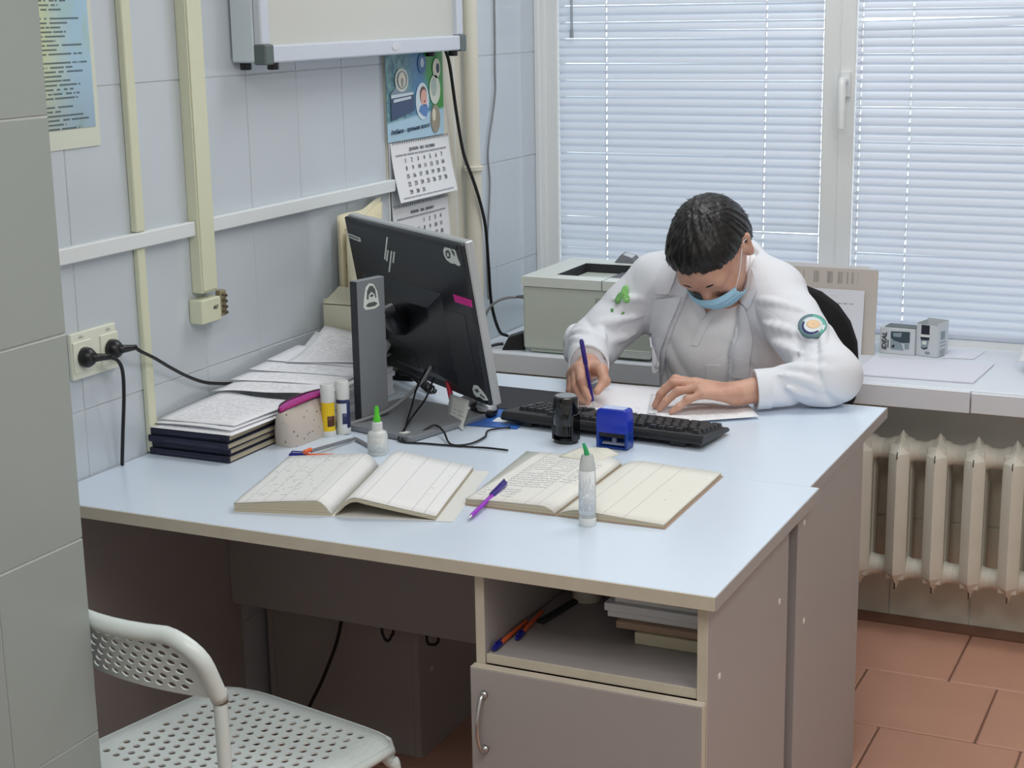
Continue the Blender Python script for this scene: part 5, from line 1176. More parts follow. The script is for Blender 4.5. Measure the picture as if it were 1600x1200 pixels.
def mesh_sdf(prims, lo, hi, h, post=None):
    lo = np.array(lo, dtype=np.float32); N = np.ceil((np.array(hi)-lo)/(8*h)).astype(int)
    g0 = [lo[i]+8*h*(np.arange(N[i])+.5) for i in range(3)]
    Pc = np.stack(np.meshgrid(*g0, indexing='ij'), -1).reshape(-1, 3).astype(np.float32)
    dc = evalf(Pc, prims, .12); act = np.nonzero(np.abs(dc) < 8*h*.9+.014)[0]
    F = np.repeat(np.repeat(np.repeat(np.where(dc < 0, -.2, .2).astype(np.float32).reshape(N), 8, 0), 8, 1), 8, 2)
    off = np.stack(np.meshgrid(*[np.arange(8)]*3, indexing='ij'), -1).reshape(-1, 3)
    bi = np.stack(np.unravel_index(act, N), -1)*8
    I = (bi[:, None, :]+off[None]).reshape(-1, 3); P = (lo+I*h).astype(np.float32)
    d = evalf(P, prims)
    if post is not None: d = post(P, d)
    F[I[:, 0], I[:, 1], I[:, 2]] = d
    S = F < 0; nx, ny, nz = F.shape
    cnt = np.zeros((nx-1, ny-1, nz-1), dtype=np.int8)
    for a in (0, 1):
        for b_ in (0, 1):
            for c in (0, 1): cnt += S[a:nx-1+a, b_:ny-1+b_, c:nz-1+c]
    A = np.stack(np.nonzero((cnt > 0) & (cnt < 8)), -1)
    idx = np.full(cnt.shape, -1, dtype=np.int32); idx[A[:, 0], A[:, 1], A[:, 2]] = np.arange(len(A))
    cor = [(a, b_, c) for a in (0, 1) for b_ in (0, 1) for c in (0, 1)]
    val = np.stack([F[A[:, 0]+c[0], A[:, 1]+c[1], A[:, 2]+c[2]] for c in cor], -1)
    pos = np.zeros((len(A), 3)); num = np.zeros(len(A))
    for i in range(8):
        for j in range(i+1, 8):
            if sum(abs(cor[i][q]-cor[j][q]) for q in range(3)) != 1: continue
            x, y = val[:, i], val[:, j]; m = (x < 0) != (y < 0); t = np.where(m, x/(x-y+1e-12), 0)
            pos += np.where(m[:, None], np.array(cor[i])+t[:, None]*(np.array(cor[j])-np.array(cor[i])), 0); num += m
    V = lo+(A+pos/num[:, None])*h
    quads = []
    for ax in range(3):
        sl0 = [slice(None)]*3; sl1 = [slice(None)]*3; sl0[ax] = slice(0, -1); sl1[ax] = slice(1, None)
        s0, s1 = S[tuple(sl0)], S[tuple(sl1)]; E = np.stack(np.nonzero(s0 != s1), -1)
        o1, o2 = (ax+1) % 3, (ax+2) % 3
        E = E[(E[:, o1] > 0) & (E[:, o2] > 0) & (E[:, o1] < F.shape[o1]-1) & (E[:, o2] < F.shape[o2]-1)]
        def cell(da, db):
            q = E.copy(); q[:, o1] += da; q[:, o2] += db; return idx[q[:, 0], q[:, 1], q[:, 2]]
        Q = np.stack([cell(-1, -1), cell(0, -1), cell(0, 0), cell(-1, 0)], -1)
        fl = ~S[E[:, 0], E[:, 1], E[:, 2]]; Q[fl] = Q[fl][:, ::-1]; quads.append(Q)
    Q = np.concatenate(quads); Q = Q[(Q >= 0).all(1)]
    return V, Q
def np_mesh(name, V, Q, m, parent=None, smooth_it=2, lam=.5):
    # light laplacian relaxation
    n = len(V)
    e = np.concatenate([Q[:, [0, 1]], Q[:, [1, 2]], Q[:, [2, 3]], Q[:, [3, 0]]]); e = np.concatenate([e, e[:, ::-1]])
    deg = np.bincount(e[:, 0], minlength=n)[:, None]
    for _ in range(smooth_it):
        s = np.stack([np.bincount(e[:, 0], weights=V[e[:, 1], i], minlength=n) for i in range(3)], -1)/np.maximum(deg, 1)
        V = V+lam*(s-V)
    me = bpy.data.meshes.new(name); me.vertices.add(n); me.vertices.foreach_set('co', V.astype(np.float32).ravel())
    me.loops.add(len(Q)*4); me.loops.foreach_set('vertex_index', Q.astype(np.int32).ravel())
    me.polygons.add(len(Q)); me.polygons.foreach_set('loop_start', np.arange(0, len(Q)*4, 4, dtype=np.int32))
    me.update(calc_edges=True); me.validate(); me.polygons.foreach_set('use_smooth', [True]*len(me.polygons)); me.materials.append(m)
    return link(name, me, parent), V

person = thing('person', 'doctor in white coat and blue face mask writing at the far desk', 'person', (0, 0, 0))
# ---- head frame
az, pit, rol = math.radians(-2), math.radians(56), math.radians(9)
hh = Vector((math.sin(az), -math.cos(az), 0)); LL = Vector((-hh.y, hh.x, 0))
FF = hh*math.cos(pit)-Vector((0, 0, 1))*math.sin(pit); UU = Vector((0, 0, 1))*math.cos(pit)+hh*math.sin(pit)
U2 = UU*math.cos(rol)-LL*math.sin(rol); L2 = LL*math.cos(rol)+UU*math.sin(rol)
HO = Vector((.864, 3.472, 1.064)); HA = [tuple(L2), tuple(FF), tuple(U2)]
HS = 1.0
def hp_(l, f, u): return tuple(HO+(L2*l+FF*f+U2*u)*HS)
def hell(l, f, u, rl, rf, ru, k=.02, op='u'): return ell(hp_(l, f, u), (rl*HS, rf*HS, ru*HS), HA, k, op)
def hcap(p, q, a, b, k=.02): return cap(hp_(*p), hp_(*q), a*HS, b*HS, k)
head = [hell(0, -.008, .032, .077, .097, .086), hell(0, .03, .015, .069, .068, .075, .03), hell(0, .034, -.055, .058, .060, .062, .035), hcap((0, .075, -.092), (0, .07, -.088), .024, .022, .03),
        hcap((0, .093, .000), (0, .108, -.035), .009, .013, .014), hell(0, .105, -.042, .017, .012, .010, .01),
        hcap((-.040, .083, .018), (.040, .083, .018), .014, .014, .02), hell(.034, .083, -.005, .018, .012, .013, .012), hell(-.034, .083, -.005, .018, .012, .013, .012),
        hell(.045, .062, -.03, .022, .026, .022, .02), hell(-.045, .062, -.03, .022, .026, .022, .02), hcap((-.016, .098, -.068), (.016, .098, -.068), .008, .008, .012)]
for s in (1, -1):
    head += [hcap((s*.074, -.004, .018), (s*.079, -.010, -.030), .012, .009, .010), hcap((s*.080, -.020, .024), (s*.086, -.030, .012), .006, .0055, .008), hcap((s*.086, -.030, .012), (s*.081, -.018, -.028), .0055, .006, .008)]
SR, ER, WR = (.668, 3.61, .945), (.536, 3.53, .806), (.634, 3.285, .812)
SLh, EL, WL = (.978, 3.59, .940), (1.166, 3.385, .812), (.995, 3.255, .790)
body = head+[cap(hp_(0, -.035, -.05), (.842, 3.60, 1.0), .052, .058, .03),
    ell((.84, 3.63, .85), (.150, .098, .16), None, .05), ell((.84, 3.69, .66), (.145, .105, .17), None, .05), ell((.84, 3.735, .56), (.16, .125, .10), None, .05),
    cap((.70, 3.61, .95), (.98, 3.60, .945), .055, .055, .04), cap(SR, ER, .045, .038), cap(ER, WR, .037, .026), cap(SLh, EL, .046, .039), cap(EL, WL, .038, .0265)]
# left hand, flat on the paper
dv = Vector((-.905, -.426, 0)).normalized(); sv = Vector((-dv.y*-1, 0, 0)); sv = Vector((-.426, .905, 0)).normalized()
W_ = Vector(WL)
def lh(s_, d_, z): p = W_+dv*d_+sv*s_; return (p.x, p.y, z)
lf_ = [(.027, (.086, .131, .154, .166), (.808, .817, .794, .767), .0098), (.007, (.090, .137, .164, .177), (.812, .814, .789, .7635), .0100), (-.013, (.086, .129, .155, .169), (.806, .801, .779, .7625), .0094), (-.031, (.077, .110, .131, .146), (.797, .786, .771, .7615), .0084)]
kf = .006
for (s_, D, Z, r) in lf_:
    P = [lh(s_*(1+.10*i), D[i], Z[i]) for i in range(4)]
    body += [cap(lh(s_*.55, .012, .790), P[0], .0165, r*1.22, .014), cap(P[0], P[1], r*1.06, r*.98, kf), cap(P[1], P[2], r*.98, r*.88, kf), cap(P[2], P[3], r*.88, r*.74, kf)]
body += [cap(lh(.016, .018, .788), lh(.046, .050, .784), .017, .013, .012), cap(lh(.046, .050, .784), lh(.050, .082, .776), .0115, .0105, kf), cap(lh(.050, .082, .776), lh(.043, .106, .768), .0105, .0085, kf)]
# right hand round the pen
def fing(ps, rs, k=.005): return [cap(ps[i], ps[i+1], rs[i], rs[i+1], k) for i in range(len(ps)-1)]
MI, MM, MR, ML_ = (.640, 3.222, .824), (.629, 3.227, .818), (.617, 3.236, .809), (.607, 3.248, .800)
for m_, r in ((MI, .0125), (MM, .0125), (MR, .0118), (ML_, .011)): body.append(cap(WR, m_, .019, r, .014))
body += fing([MI, (.662, 3.178, .806), (.677, 3.164, .788), (.6875, 3.159, .773)], (.0110, .0100, .0088, .0074))
body += fing([MM, (.648, 3.180, .790), (.667, 3.166, .772), (.683, 3.166, .7625)], (.0110, .0100, .0088, .0076))
body += fing([MR, (.632, 3.194, .777), (.650, 3.184, .765), (.668, 3.186, .7610)], (.0105, .0096, .0086, .0076))
body += fing([ML_, (.619, 3.214, .770), (.634, 3.208, .7625), (.652, 3.212, .7605)], (.0096, .0088, .0080, .0072))
body += [cap((.648, 3.275, .814), (.686, 3.236, .820), .020, .0150, .014)]+fing([(.686, 3.236, .820), (.708, 3.203, .804), (.7005, 3.176, .786)], (.0138, .0115, .0088), .008)
M_SKIN = bpy.data.materials.new('skin'); M_SKIN.use_nodes = True; g = NG(M_SKIN)
f = g.noise(g.coord(), 26, 3); g.l(g.mix(g.map(f, .35, .65), lin((190, 142, 122)), lin((206, 162, 140))), g.b.inputs['Base Color'])
g.b.inputs['Roughness'].default_value = .5; g.b.inputs['Subsurface Weight'].default_value = .08; g.b.inputs['Subsurface Radius'].default_value = (.01, .004, .002); g.bump(g.noise(g.coord(), 300, 3), .12, .001)
V, Q = mesh_sdf(body, (.44, 3.02, .42), (1.30, 3.92, 1.24), .0030)
pb, _ = np_mesh('body', V, Q, M_SKIN, person, 1, .4)

# ---- hair
M_HAIR = bpy.data.materials.new('dark_hair'); M_HAIR.use_nodes = True; g = NG(M_HAIR)
f = g.noise(g.coord(), 90, 3); g.l(g.mix(f, lin((9, 8, 9)), lin((26, 22, 22))), g.b.inputs['Base Color']); g.b.inputs['Roughness'].default_value = .42; g.b.inputs['Specular IOR Level'].default_value = .45
Rh = np.array(HA, dtype=np.float32); Oh = np.array(HO, dtype=np.float32)
hair = [hell(0, -.010, .034, .0850, .1060, .0950, .02), hell(0, .030, .060, .068, .064, .052, .03), hell(.0, -.05, .0, .077, .063, .085, .03)]
def hair_post(P, d):
    q = (P-Oh)@Rh.T; l, f, u = q[:, 0], q[:, 1], q[:, 2]
    th = np.arctan2(l, f+.05); rad = np.sqrt(l*l+(f+.05)**2)
    d = d-.0022*np.sin(th*34+60*rad+3*np.sin(th*9))*np.sin(rad*95+4*np.sin(th*5))-.0012*np.sin(l*420+f*90)*np.sin(f*210+l*70)
    line = .0+.72*f+.012*np.exp(-((np.abs(l)-.062)/.014)**2)*(f > 0)*-1.6+.006*np.sin(l*130)
    line = np.where(f < -.01, np.maximum(line, -.075), line)
    d = d+.0075*np.exp(-np.clip(u-line, 0, 1)/.016)*(f > -.03)
    return np.maximum(d, (line-u)*.8)
V, Q = mesh_sdf(hair, np.array(HO)-.19, np.array(HO)+.19, .0032, hair_post)
q = (V-np.array(HO))@np.array(HA).T
HAIRV = V; HAIRQ = Q
ho, Vh = np_mesh('hair', V, Q, M_HAIR, person, 1, .3)
# short locks laid over the cap, added to the same mesh
me = ho.data; nrm = np.zeros(len(me.vertices)*3, dtype=np.float32); me.vertices.foreach_get('normal', nrm); nrm = nrm.reshape(-1, 3)
co = np.zeros(len(me.vertices)*3, dtype=np.float32); me.vertices.foreach_get('co', co); co = co.reshape(-1, 3)
sel = np.random.choice(len(co), 2600, replace=False); b = MB()
wh = np.array(HO+(U2*.115-FF*.055))
for i in sel:
    p = co[i]; n_ = nrm[i]; qv = (p-np.array(HO))@np.array(HA).T
    if n_@(p-np.array(HO)) < 0.02: continue
    t_ = p-wh; t_ = t_-n_*(t_@n_); L = np.linalg.norm(t_)
    if L < .004: continue
    t_ = t_/L; t_ = t_+np.random.normal(0, .14, 3); t_ = t_-n_*(t_@n_); t_ /= np.linalg.norm(t_)
    s_ = np.cross(n_, t_); ln = random.uniform(.008, .015); wd = random.uniform(.0005, .0009); lift = random.uniform(.0002, .0014)
    if (qv[2] < -.02+.70*qv[1]+.02): ln *= .5
    a = p-n_*.001; m1 = p+t_*ln*.5+n_*lift; e_ = p+t_*ln+n_*lift*.4
    b.add([a-s_*wd, a+s_*wd, m1-s_*wd*.9, m1+s_*wd*.9, e_], [(0, 1, 3, 2), (2, 3, 4)])
lm_ = b.mesh('locks'); bm = bmesh.new(); bm.from_mesh(me); bm.from_mesh(lm_); bm.to_mesh(me); bm.free(); me.polygons.foreach_set('use_smooth', [True]*len(me.polygons)); me.update()
# brows, lashes
for s in (1, -1):
    b = MB(); b.tube([hp_(s*.013, .1010, .019), hp_(s*.024, .1000, .0235), hp_(s*.036, .0960, .0255), hp_(s*.047, .0875, .0235), hp_(s*.057, .0740, .016)], [.0022, .0036, .0036, .0030, .0012], 8); b.build('eyebrow', M_HAIR, person, smooth=True)
    b = MB(); b.tube([hp_(s*.018, .0925, -.010), hp_(s*.030, .0955, -.0135), hp_(s*.042, .0915, -.0125), hp_(s*.050, .082, -.009)], [.0010, .0017, .0017, .0010], 6); b.build('eyelashes', M_HAIR, person, smooth=True)
# face mask
M_MASK = mat('sky_blue_mask', (166, 214, 240), .75, bump=.15, bscale=300)
def mask_pt(u, v):
    l = (u-.5)*2; top = -.018-.010*abs(l)**2; bot = -.099+.014*abs(l)**2
    uu = bot+(top-bot)*v; a = l*.064
    f = .122-.040*abs(l)**2.2-.026*(1-v)**1.5+.006*math.sin(v*PI)-.004*(1 if v > .93 else 0)+.0016*math.sin(v*PI*8)
    return Vector(hp_(a, f, uu))
b = MB(); b.sheet(mask_pt, 26, 26, .0016); mk = b.build('face_mask', M_MASK, person, smooth=True)
for s in (1, -1):
    for v_, e_ in ((.95, .018), (.12, -.026)):
        b = MB(); e = mask_pt(.5+.49*s, v_); b.tube(spline([e, (e+Vector(hp_(s*.0835, .004, e_)))*.5+L2*s*.004, hp_(s*.0835, -.004, e_), hp_(s*.088, -.026, e_*.6)], 4), .0012, 6); b.build('ear_loop', M_PAPER, mk, smooth=True)

# ---- clothes
def cloth(name, rgb, sc):
    m = mat(name, rgb, .86, spec=.2); g = NG(m); c = g.coord()
    a = g.noise(c, sc, 2, .5, .7); r1 = g.m('ABSOLUTE', g.m('SUBTRACT', a, .5)); r1 = g.m('POWER', g.m('MINIMUM', g.m('MULTIPLY', r1, 5.0), 1.0), .6)
    b_ = g.noise(c, sc*2.6, 3, .55, .8); f_ = g.noise(c, 600, 2)
    h = g.m('ADD', g.m('ADD', g.m('MULTIPLY', r1, .55), g.m('MULTIPLY', b_, .35)), g.m('MULTIPLY', f_, .012))
    g.bump(h, .20, .012); return m
M_COAT = cloth('white_cotton_coat', (224, 227, 233), 7.5); M_SCRUB = cloth('white_scrub_top', (238, 239, 242), 7)
torso = lambda e: [ell((.84, 3.632, .85), (.172+e, .118+e, .165+e), None, .05), ell((.84, 3.69, .67), (.165+e, .122+e, .18), None, .06), ell((.84, 3.725, .54), (.185+e, .148+e, .13), None, .05),
    cap((.705, 3.612, .952), (.955, 3.603, .949), .060+e, .060+e, .05), cap((.800, 3.618, 1.005), (.700, 3.61, .962), .046+e, .055+e, .04), cap((.895, 3.612, 1.0), (.960, 3.60, .960), .046+e, .052+e, .04)]
scrub = torso(-.004)
def vneck(P, d):
    nl = V3(-.90, 0, -.43); nr = V3(.88, 0, -.47); t = V3(.834, 3.5, .900)
    v = np.maximum(np.maximum((P-t)@nl, (P-t)@nr), P[:, 1]-3.62)
    fold = .006*(np.abs(np.sin(P[:, 2]*26+(P[:, 0]-.84)*30+1.2*np.sin(P[:, 0]*26)))-.6)*np.clip((.93-P[:, 2])*8, 0, 1)
    return np.maximum(d-fold, -v)
V, Q = mesh_sdf(scrub, (.5, 3.36, .40), (1.2, 3.92, 1.10), .0050, vneck)
so_, Vs = np_mesh('scrub_top', V, Q, M_SCRUB, person, 2); Qs = Q
coat = torso(.010)+[cap((.80, 3.655, 1.03), (.885, 3.65, 1.028), .040, .040, .03),
    cap(SR, ER, .070, .062, .035), cap(ER, (.628, 3.303, .812), .058, .043, .03), cap(SLh, EL, .072, .064, .035), cap((1.166, 3.387, .811), (1.028, 3.278, .795), .0585, .0405, .03)]
nR = Vector(WR)-Vector(ER); nL = Vector((-.905, -.5, -.05))
CAMV = np.array(CAM_POS)
def rib(a, b_, ra, rb, t0, p0, t1, p1, rad, n=7):
    """a raised cloth fold winding over a sleeve; angle 0 faces the camera side, positive turns upward"""
    a = np.array(a); b_ = np.array(b_); ax = (b_-a)/np.linalg.norm(b_-a); mid = (a+b_)/2
    u = CAMV-mid; u = u-ax*(u@ax); u /= np.linalg.norm(u); w = np.cross(ax, u); w = w if w[2] > 0 else -w
    pts = []
    for i in range(n+1):
        f = i/n; t = t0+(t1-t0)*f; ph = math.radians(p0+(p1-p0)*f); r = ra+(rb-ra)*t
        pts.append(tuple(a+(b_-a)*t+(u*math.cos(ph)+w*math.sin(ph))*(r-.001)))
    rr = [rad*(.12+.88*math.sin(PI*(i+.3)/(n+.6))**.7) for i in range(n+1)]
    return [cap(pts[i], pts[i+1], rr[i], rr[i+1], .012) for i in range(n)]
WC = (1.028, 3.278, .795); WRc = (.628, 3.303, .812)
for args in ((SLh, EL, .072, .064, .30, -50, .85, 25, .0085), (SLh, EL, .072, .064, .45, -65, .95, -5, .0080), (SLh, EL, .072, .064, .12, -30, .50, 35, .0070), (SLh, EL, .072, .064, .62, 60, .98, 5, .0075),
    (EL, WC, .0585, .0405, .62, 55, .05, 5, .0080), (EL, WC, .0585, .0405, .75, 35, .12, -35, .0065), (EL, WC, .0585, .0405, .42, 70, -.02, 35, .0075), (EL, WC, .0585, .0405, .85, 10, .40, -40, .0055),
    (SR, ER, .070, .062, .25, -40, .80, 30, .0085), (SR, ER, .070, .062, .45, -60, .98, 0, .0080), (SR, ER, .070, .062, .10, -20, .45, 45, .0070),
    (ER, WRc, .058, .043, .10, 60, .55, -10, .0075), (ER, WRc, .058, .043, .30, 70, .75, 10, .0065), (ER, WRc, .058, .043, -.02, 20, .40, -45, .0070)):
    coat += rib(*args)
coat += [planecut((.6235, 3.312, .812), nR, .075), planecut((1.030, 3.281, .795), nL, .066)]
def seg_t(P, a, b):
    a = V3(*a); b = V3(*b); ba = b-a; pa = P-a; t = (pa@ba)/float(ba@ba); q = pa-np.clip(t, 0, 1)[:, None]*ba
    return t, np.sqrt((q*q).sum(1)), q
def ridge(x): return np.abs(np.sin(x))**.85
def coat_post(P, d):
    # open front showing the scrub top
    dl = (P-V3(.790, 3.5, .955))@V3(-.922, 0, .386); dr_ = (P-V3(.918, 3.5, .955))@V3(.987, 0, -.161)
    wedge = np.maximum(np.maximum(dl, dr_), P[:, 1]-3.615)
    nk = np.sqrt(((P-V3(.852, 3.575, 1.045))**2).sum(1))-.062
    disp = np.zeros_like(d)
    groove = lambda x: np.exp(-(np.sin(x)/.30)**2)
    for (a, b_, r, n, amp, ph, tc, tw) in ((SR, ER, .12, 6.0, .008, .4, .85, .45), (ER, WR, .10, 6.5, .0075, 1.1, .22, .42), (SLh, EL, .12, 6.4, .0085, 2.0, .80, .42), (EL, WL, .10, 7.0, .0075, .2, .22, .45), (SLh, EL, .12, 3.0, .0045, .9, .25, .30), (SR, ER, .12, 3.0, .0045, 2.2, .25, .30)):
        t, r_, q = seg_t(P, a, b_); w = np.clip(1.4-r_/r*1.1, 0, 1)*np.exp(-((t-tc)/tw)**2)*np.clip(.22+(q@V3(*((.86, -.2, .2) if a[0] < .8 else (-.86, .1, .25))))/.07, .12, 1)
        ang = q[:, 2]*22+q[:, 0]*14*np.sign(tc-.5)
        br = .5+.5*np.sin(q[:, 2]*46+q[:, 1]*38+ph*3+2*np.sin(t*7+ph))
        disp -= amp*w*groove(t*n+ang+ph+.9*np.sin(P[:, 2]*31+P[:, 0]*24+ph))*(.25+.75*br)
        disp += .0035*w*np.sin(t*n*1.3+ang*.7+ph*2)
    # soft drag folds on the chest running from the armpits
    w = np.clip((3.60-P[:, 1])*14, 0, 1)*np.clip((1.02-P[:, 2])*6, 0, 1)
    disp -= .007*w*groove(P[:, 2]*17+np.abs(P[:, 0]-.84)*22+.8*np.sin(P[:, 0]*33)+.5)*np.clip(np.abs(P[:, 0]-.84)*9-.35, 0, 1)
    disp += .0025*np.sin(P[:, 0]*48+1.5*np.sin(P[:, 2]*30))*np.sin(P[:, 2]*33+P[:, 1]*20)
    d = d-disp
    d = np.maximum(d, -wedge); d = np.maximum(d, -nk)
    return np.maximum(d, .7535-P[:, 2]+np.where(P[:, 1] > 3.42, -1, 0)) if True else d
V, Q = mesh_sdf(coat, (.36, 3.16, .40), (1.34, 3.94, 1.12), .0042, coat_post)
co_, Vc = np_mesh('coat', V, Q, M_COAT, person, 1, .5)
from mathutils.bvhtree import BVHTree
bvh = BVHTree.FromPolygons([tuple(v) for v in Vc], [tuple(x) for x in Q.tolist()])
EYE = Vector(CAM_POS)
def on_coat(x, z, yref, off, bvh_=None):
    """point of the coat seen at (x,z) in the plane y = yref, lifted off the cloth"""
    dr_ = (Vector((x, yref, z))-EYE).normalized(); hit = (bvh_ or bvh).ray_cast(EYE, dr_)
    if hit[0] is None or hit[0].y > yref+.16: return Vector((x, yref, z))+Vector((0, .02, 0))
    return hit[0]+hit[1]*off
def lapel(name, left, right, off=.004, th=.003, nu=6, nv=14, yref=3.5, m=None, lift=None, bvh_=None, par=None):
    def pl(L, t):
        t = t*(len(L)-1); i = min(len(L)-2, int(t)); f = t-i; return (L[i][0]*(1-f)+L[i+1][0]*f, L[i][1]*(1-f)+L[i+1][1]*f)
    G = {}
    def fn(u, v):
        k = (round(u, 4), round(v, 4))
        if k not in G:
            a = pl(left, v); c = pl(right, v); G[k] = on_coat(a[0]*(1-u)+c[0]*u, a[1]*(1-u)+c[1]*u, yref, off+(lift(u, v) if lift else 0), bvh_)
        return G[k]
    for i in range(nu+1):
        for j in range(nv+1): fn(i/nu, j/nv)
    for _ in range(2):     # relax the draped cloth a little
        H = dict(G)
        for i in range(nu+1):
            for j in range(nv+1):
                nb = [H[(round(a/nu, 4), round(c/nv, 4))] for a, c in ((i-1, j), (i+1, j), (i, j-1), (i, j+1)) if 0 <= a <= nu and 0 <= c <= nv]
                k = (round(i/nu, 4), round(j/nv, 4)); av = Vector((0, 0, 0))
                for p in nb: av += p
                G[k] = H[k].lerp(av/len(nb), .35)
    b = MB(); b.sheet(lambda u, v: fn(u, v), nu, nv, th); return b.build(name, m or M_COAT, par or co_, smooth=.7)
lapel('lapel', [(.700, .752), (.700, .80), (.703, .86), (.714, .943)], [(.712, .752), (.735, .82), (.757, .88), (.789, .950)], .008, .004)
lapel('lapel', [(.885, .765), (.893, .83), (.902, .89), (.916, .950)], [(.945, .765), (.952, .83), (.957, .872), (.935, .935)], .008, .004)
lapel('collar', [(.714, .950), (.716, .985), (.738, 1.02), (.748, 1.045)], [(.752, .950), (.768, .985), (.778, 1.02), (.775, 1.05)], .009, .004, 5, 10)
lapel('collar', [(.925, .945), (.920, .98), (.915, 1.01), (.912, 1.03)], [(.945, .925), (.968, .975), (.962, 1.00), (.942, 1.035)], .009, .004, 5, 10)
bvs = BVHTree.FromPolygons([tuple(v) for v in Vs], [tuple(x) for x in Qs.tolist()])
lapel('neckband', [(.832, .893), (.812, .925), (.792, .965)], [(.842, .908), (.826, .935), (.806, .970)], .003, .002, 4, 10, 3.5, M_SCRUB, None, bvs, so_)
lapel('neckband', [(.806, .835), (.828, .886), (.850, .925), (.872, .965)], [(.822, .830), (.846, .880), (.866, .918), (.888, .960)], .0045, .002, 4, 14, 3.5, M_SCRUB, None, bvs, so_)
lapel('chest_pocket', [(.843, .752), (.843, .792)], [(.880, .752), (.880, .794)], .003, .002, 6, 6, 3.5, M_SCRUB, None, bvs, so_)
b = MB(); p = on_coat(.713, .772, 3.5, .003); b.lathe([(.0055, -.001), (.006, .0005), (.0045, .0012)], 14, frame(p, (1, 0, 0), (0, .3, 1))); b.build('button', mat('coat_button', (176, 176, 180), .35), co_, smooth=.6)
# shoulder emblem and clover
class Patch:
    """smooth quadratic fit to the cloth round a point, for sewn-on emblems"""
    def __init__(s, x, z, yref, R):
        s.o = on_coat(x, z, yref, 0); n = Vector((0, 0, 0)); H = []
        for r in (.25, .6, 1.0):
            for k in range(16):
                a = 2*PI*k/16; H.append(on_coat(x+r*R*math.cos(a), z+r*R*math.sin(a), yref, 0))
        H = [h for h in H if (h-s.o).length < 1.35*R]
        C0 = sum(H, Vector())/len(H); A = np.array([tuple(h-C0) for h in H]); nv = np.linalg.svd(A)[2][2]; n = Vector(nv)
        if n.dot(EYE-C0) < 0: n = -n
        n = (n*.25+(EYE-C0).normalized()).normalized()
        s.n = n; s.x = Vector((0, 0, 1)).cross(n).normalized(); s.y = n.cross(s.x); s.o = C0
        D = np.array([((h-C0).dot(s.x), (h-C0).dot(s.y), (h-C0).dot(n)) for h in H]); B = np.stack([np.ones(len(D)), D[:, 0], D[:, 1], D[:, 0]**2, D[:, 0]*D[:, 1], D[:, 1]**2], -1)
        s.c = np.linalg.lstsq(B, D[:, 2], rcond=None)[0]
    def pt(s, a, b_, off):
        h = s.c @ np.array([1, a, b_, a*a, a*b_, b_*b_]); return s.o+s.x*a+s.y*b_+s.n*(h+off)
def disc(name, P, cx, cz, r0, r1, m, off, a0=0, a1=2*PI, sx=1.0, sz=1.0, par=None, th=.0035, nu=28, rot=0):
    def fn(u, v):
        a = a0+(a1-a0)*(1-u); r = r0+(r1-r0)*v; x_, z_ = r*sx*math.cos(a), r*sz*math.sin(a)
        return P.pt(cx+x_*math.cos(rot)-z_*math.sin(rot), cz+x_*math.sin(rot)+z_*math.cos(rot), off)
    b = MB(); b.sheet(fn, nu, 3, th); return b.build(name, m, par or co_, smooth=True)
M_E1 = mat('emblem_grey_teal', (104, 134, 142), .7); M_E2 = mat('emblem_white', (216, 224, 226), .7); M_E3 = mat('emblem_navy', (24, 30, 104), .6); M_E4 = mat('emblem_peach', (232, 200, 160), .7); M_E5 = mat('emblem_green', (96, 178, 160), .7)
PE = Patch(1.107, .912, 3.45, .031)
em = disc('emblem', PE, 0, 0, .0005, .0315, M_E1, .0055, th=.006)
disc('emblem_ring', PE, 0, 0, .0240, .0300, M_E5,   .0061, -.9, 1.6, par=em, th=.0008); disc('emblem_field', PE, 0, 0, .0005, .0235, M_E2, .0061, par=em, th=.0008)
disc('emblem_crescent', PE, -.001, -.001, .0175, .0222, M_E3, .0067, 2.6, 5.5, par=em, th=.0008); disc('emblem_infant', PE, .002, .003, .0004, .0150, M_E4, .0067, sz=.80, par=em, th=.0008)
M_CLV = mat('clover_green', (134, 196, 112), .8); M_CLV2 = mat('clover_dark_green', (110, 166, 98), .8)
PC = Patch(.612, .920, 3.55, .030)
for (dx, dz, rx, rz, ro, m) in ((.005, .026, .0080, .014, -.1, M_CLV), (-.008, .008, .0080, .0155, -.5, M_CLV2), (.010, .006, .0088, .012, .25, M_CLV)):
    disc('clover_leaf', PC, dx, dz, .03, 1.0, m, .0050, 0, 2*PI, rx, rz, rot=ro)
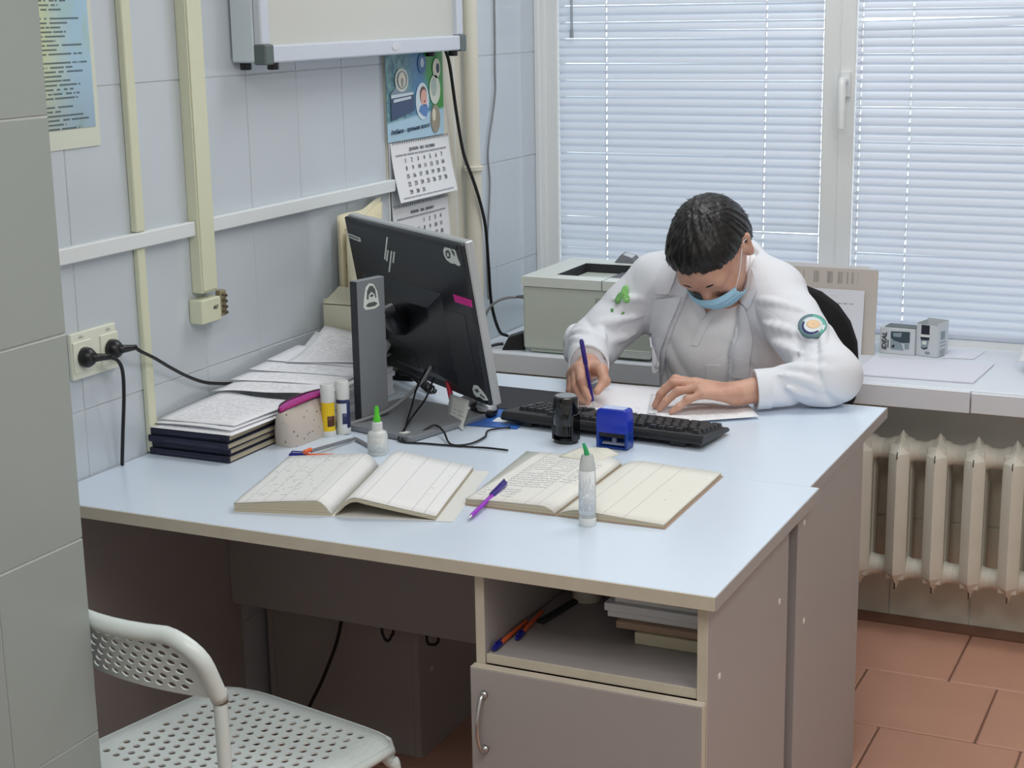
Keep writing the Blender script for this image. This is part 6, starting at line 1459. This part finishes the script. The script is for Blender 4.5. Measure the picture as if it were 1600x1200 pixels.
disc('clover_ring', PC, -.010, -.024, .0105, .0160, M_CLV2, .0050, 2.7, 6.0, 1.1, .95)
# cuff bands
def cuff(name, c, n, r, w_):
    n = Vector(n).normalized(); u = n.orthogonal().normalized(); v = n.cross(u); b = MB(); ring = 28; vs = []; fs = []
    c = Vector(c)
    for (rr, t) in ((r, -w_), (r, 0), (r-.004, .0006), (r-.006, -.004), (r-.006, -w_)):
        for k in range(ring):
            a = 2*PI*k/ring; wv = 1+.03*math.sin(3*a+1); p = c+n*t+(u*math.cos(a)+v*math.sin(a))*rr*wv; vs.append((p.x, p.y, max(p.z, .7535)))
    for i in range(5):
        for k in range(ring): fs.append((i*ring+k, i*ring+(k+1) % ring, ((i+1) % 5)*ring+(k+1) % ring, ((i+1) % 5)*ring+k))
    b.add(vs, fs); return b.build(name, M_COAT, co_, smooth=.9)
cuff('cuff', (.6245, 3.309, .812), nR, .0470, .022); cuff('cuff', (1.0275, 3.2795, .795), nL, .0440, .030)
# trousers and shoes under the desk
tr_ = []
for x in (.745, .925): tr_ += [cap((.84+(x-.84)*.8, 3.72, .565), (x, 3.30, .585), .088, .066, .03), cap((x, 3.30, .585), (x, 3.36, .10), .062, .046, .03)]
tr_ += [ell((.84, 3.74, .57), (.17, .12, .095), None, .05)]
V, Q = mesh_sdf(tr_, (.55, 3.12, .02), (1.12, 3.92, .74), .0085); np_mesh('trousers', V, Q, mat('white_trousers', (206, 208, 212), .85), person, 2)
for x in (.745, .925):
    V, Q = mesh_sdf([ell((x, 3.30, .040), (.044, .120, .034), None, .02), ell((x, 3.37, .055), (.040, .052, .05), None, .03), planecut((x, 3.3, .002), (0, 0, -1), .4)], (x-.08, 3.1, -.03), (x+.08, 3.5, .14), .005); np_mesh('shoe', V, Q, mat('white_shoe', (210, 210, 208), .5) if 'white_shoe' not in bpy.data.materials else bpy.data.materials['white_shoe'], person, 2)
# pen in the writing hand
pen('ballpoint_pen', 'violet-blue ballpoint pen held upright in the writing hand of the doctor', (.6950, 3.169, DT+.003), (.6665, 3.1705, .898), .0040, M_IND, M_IND, .36)
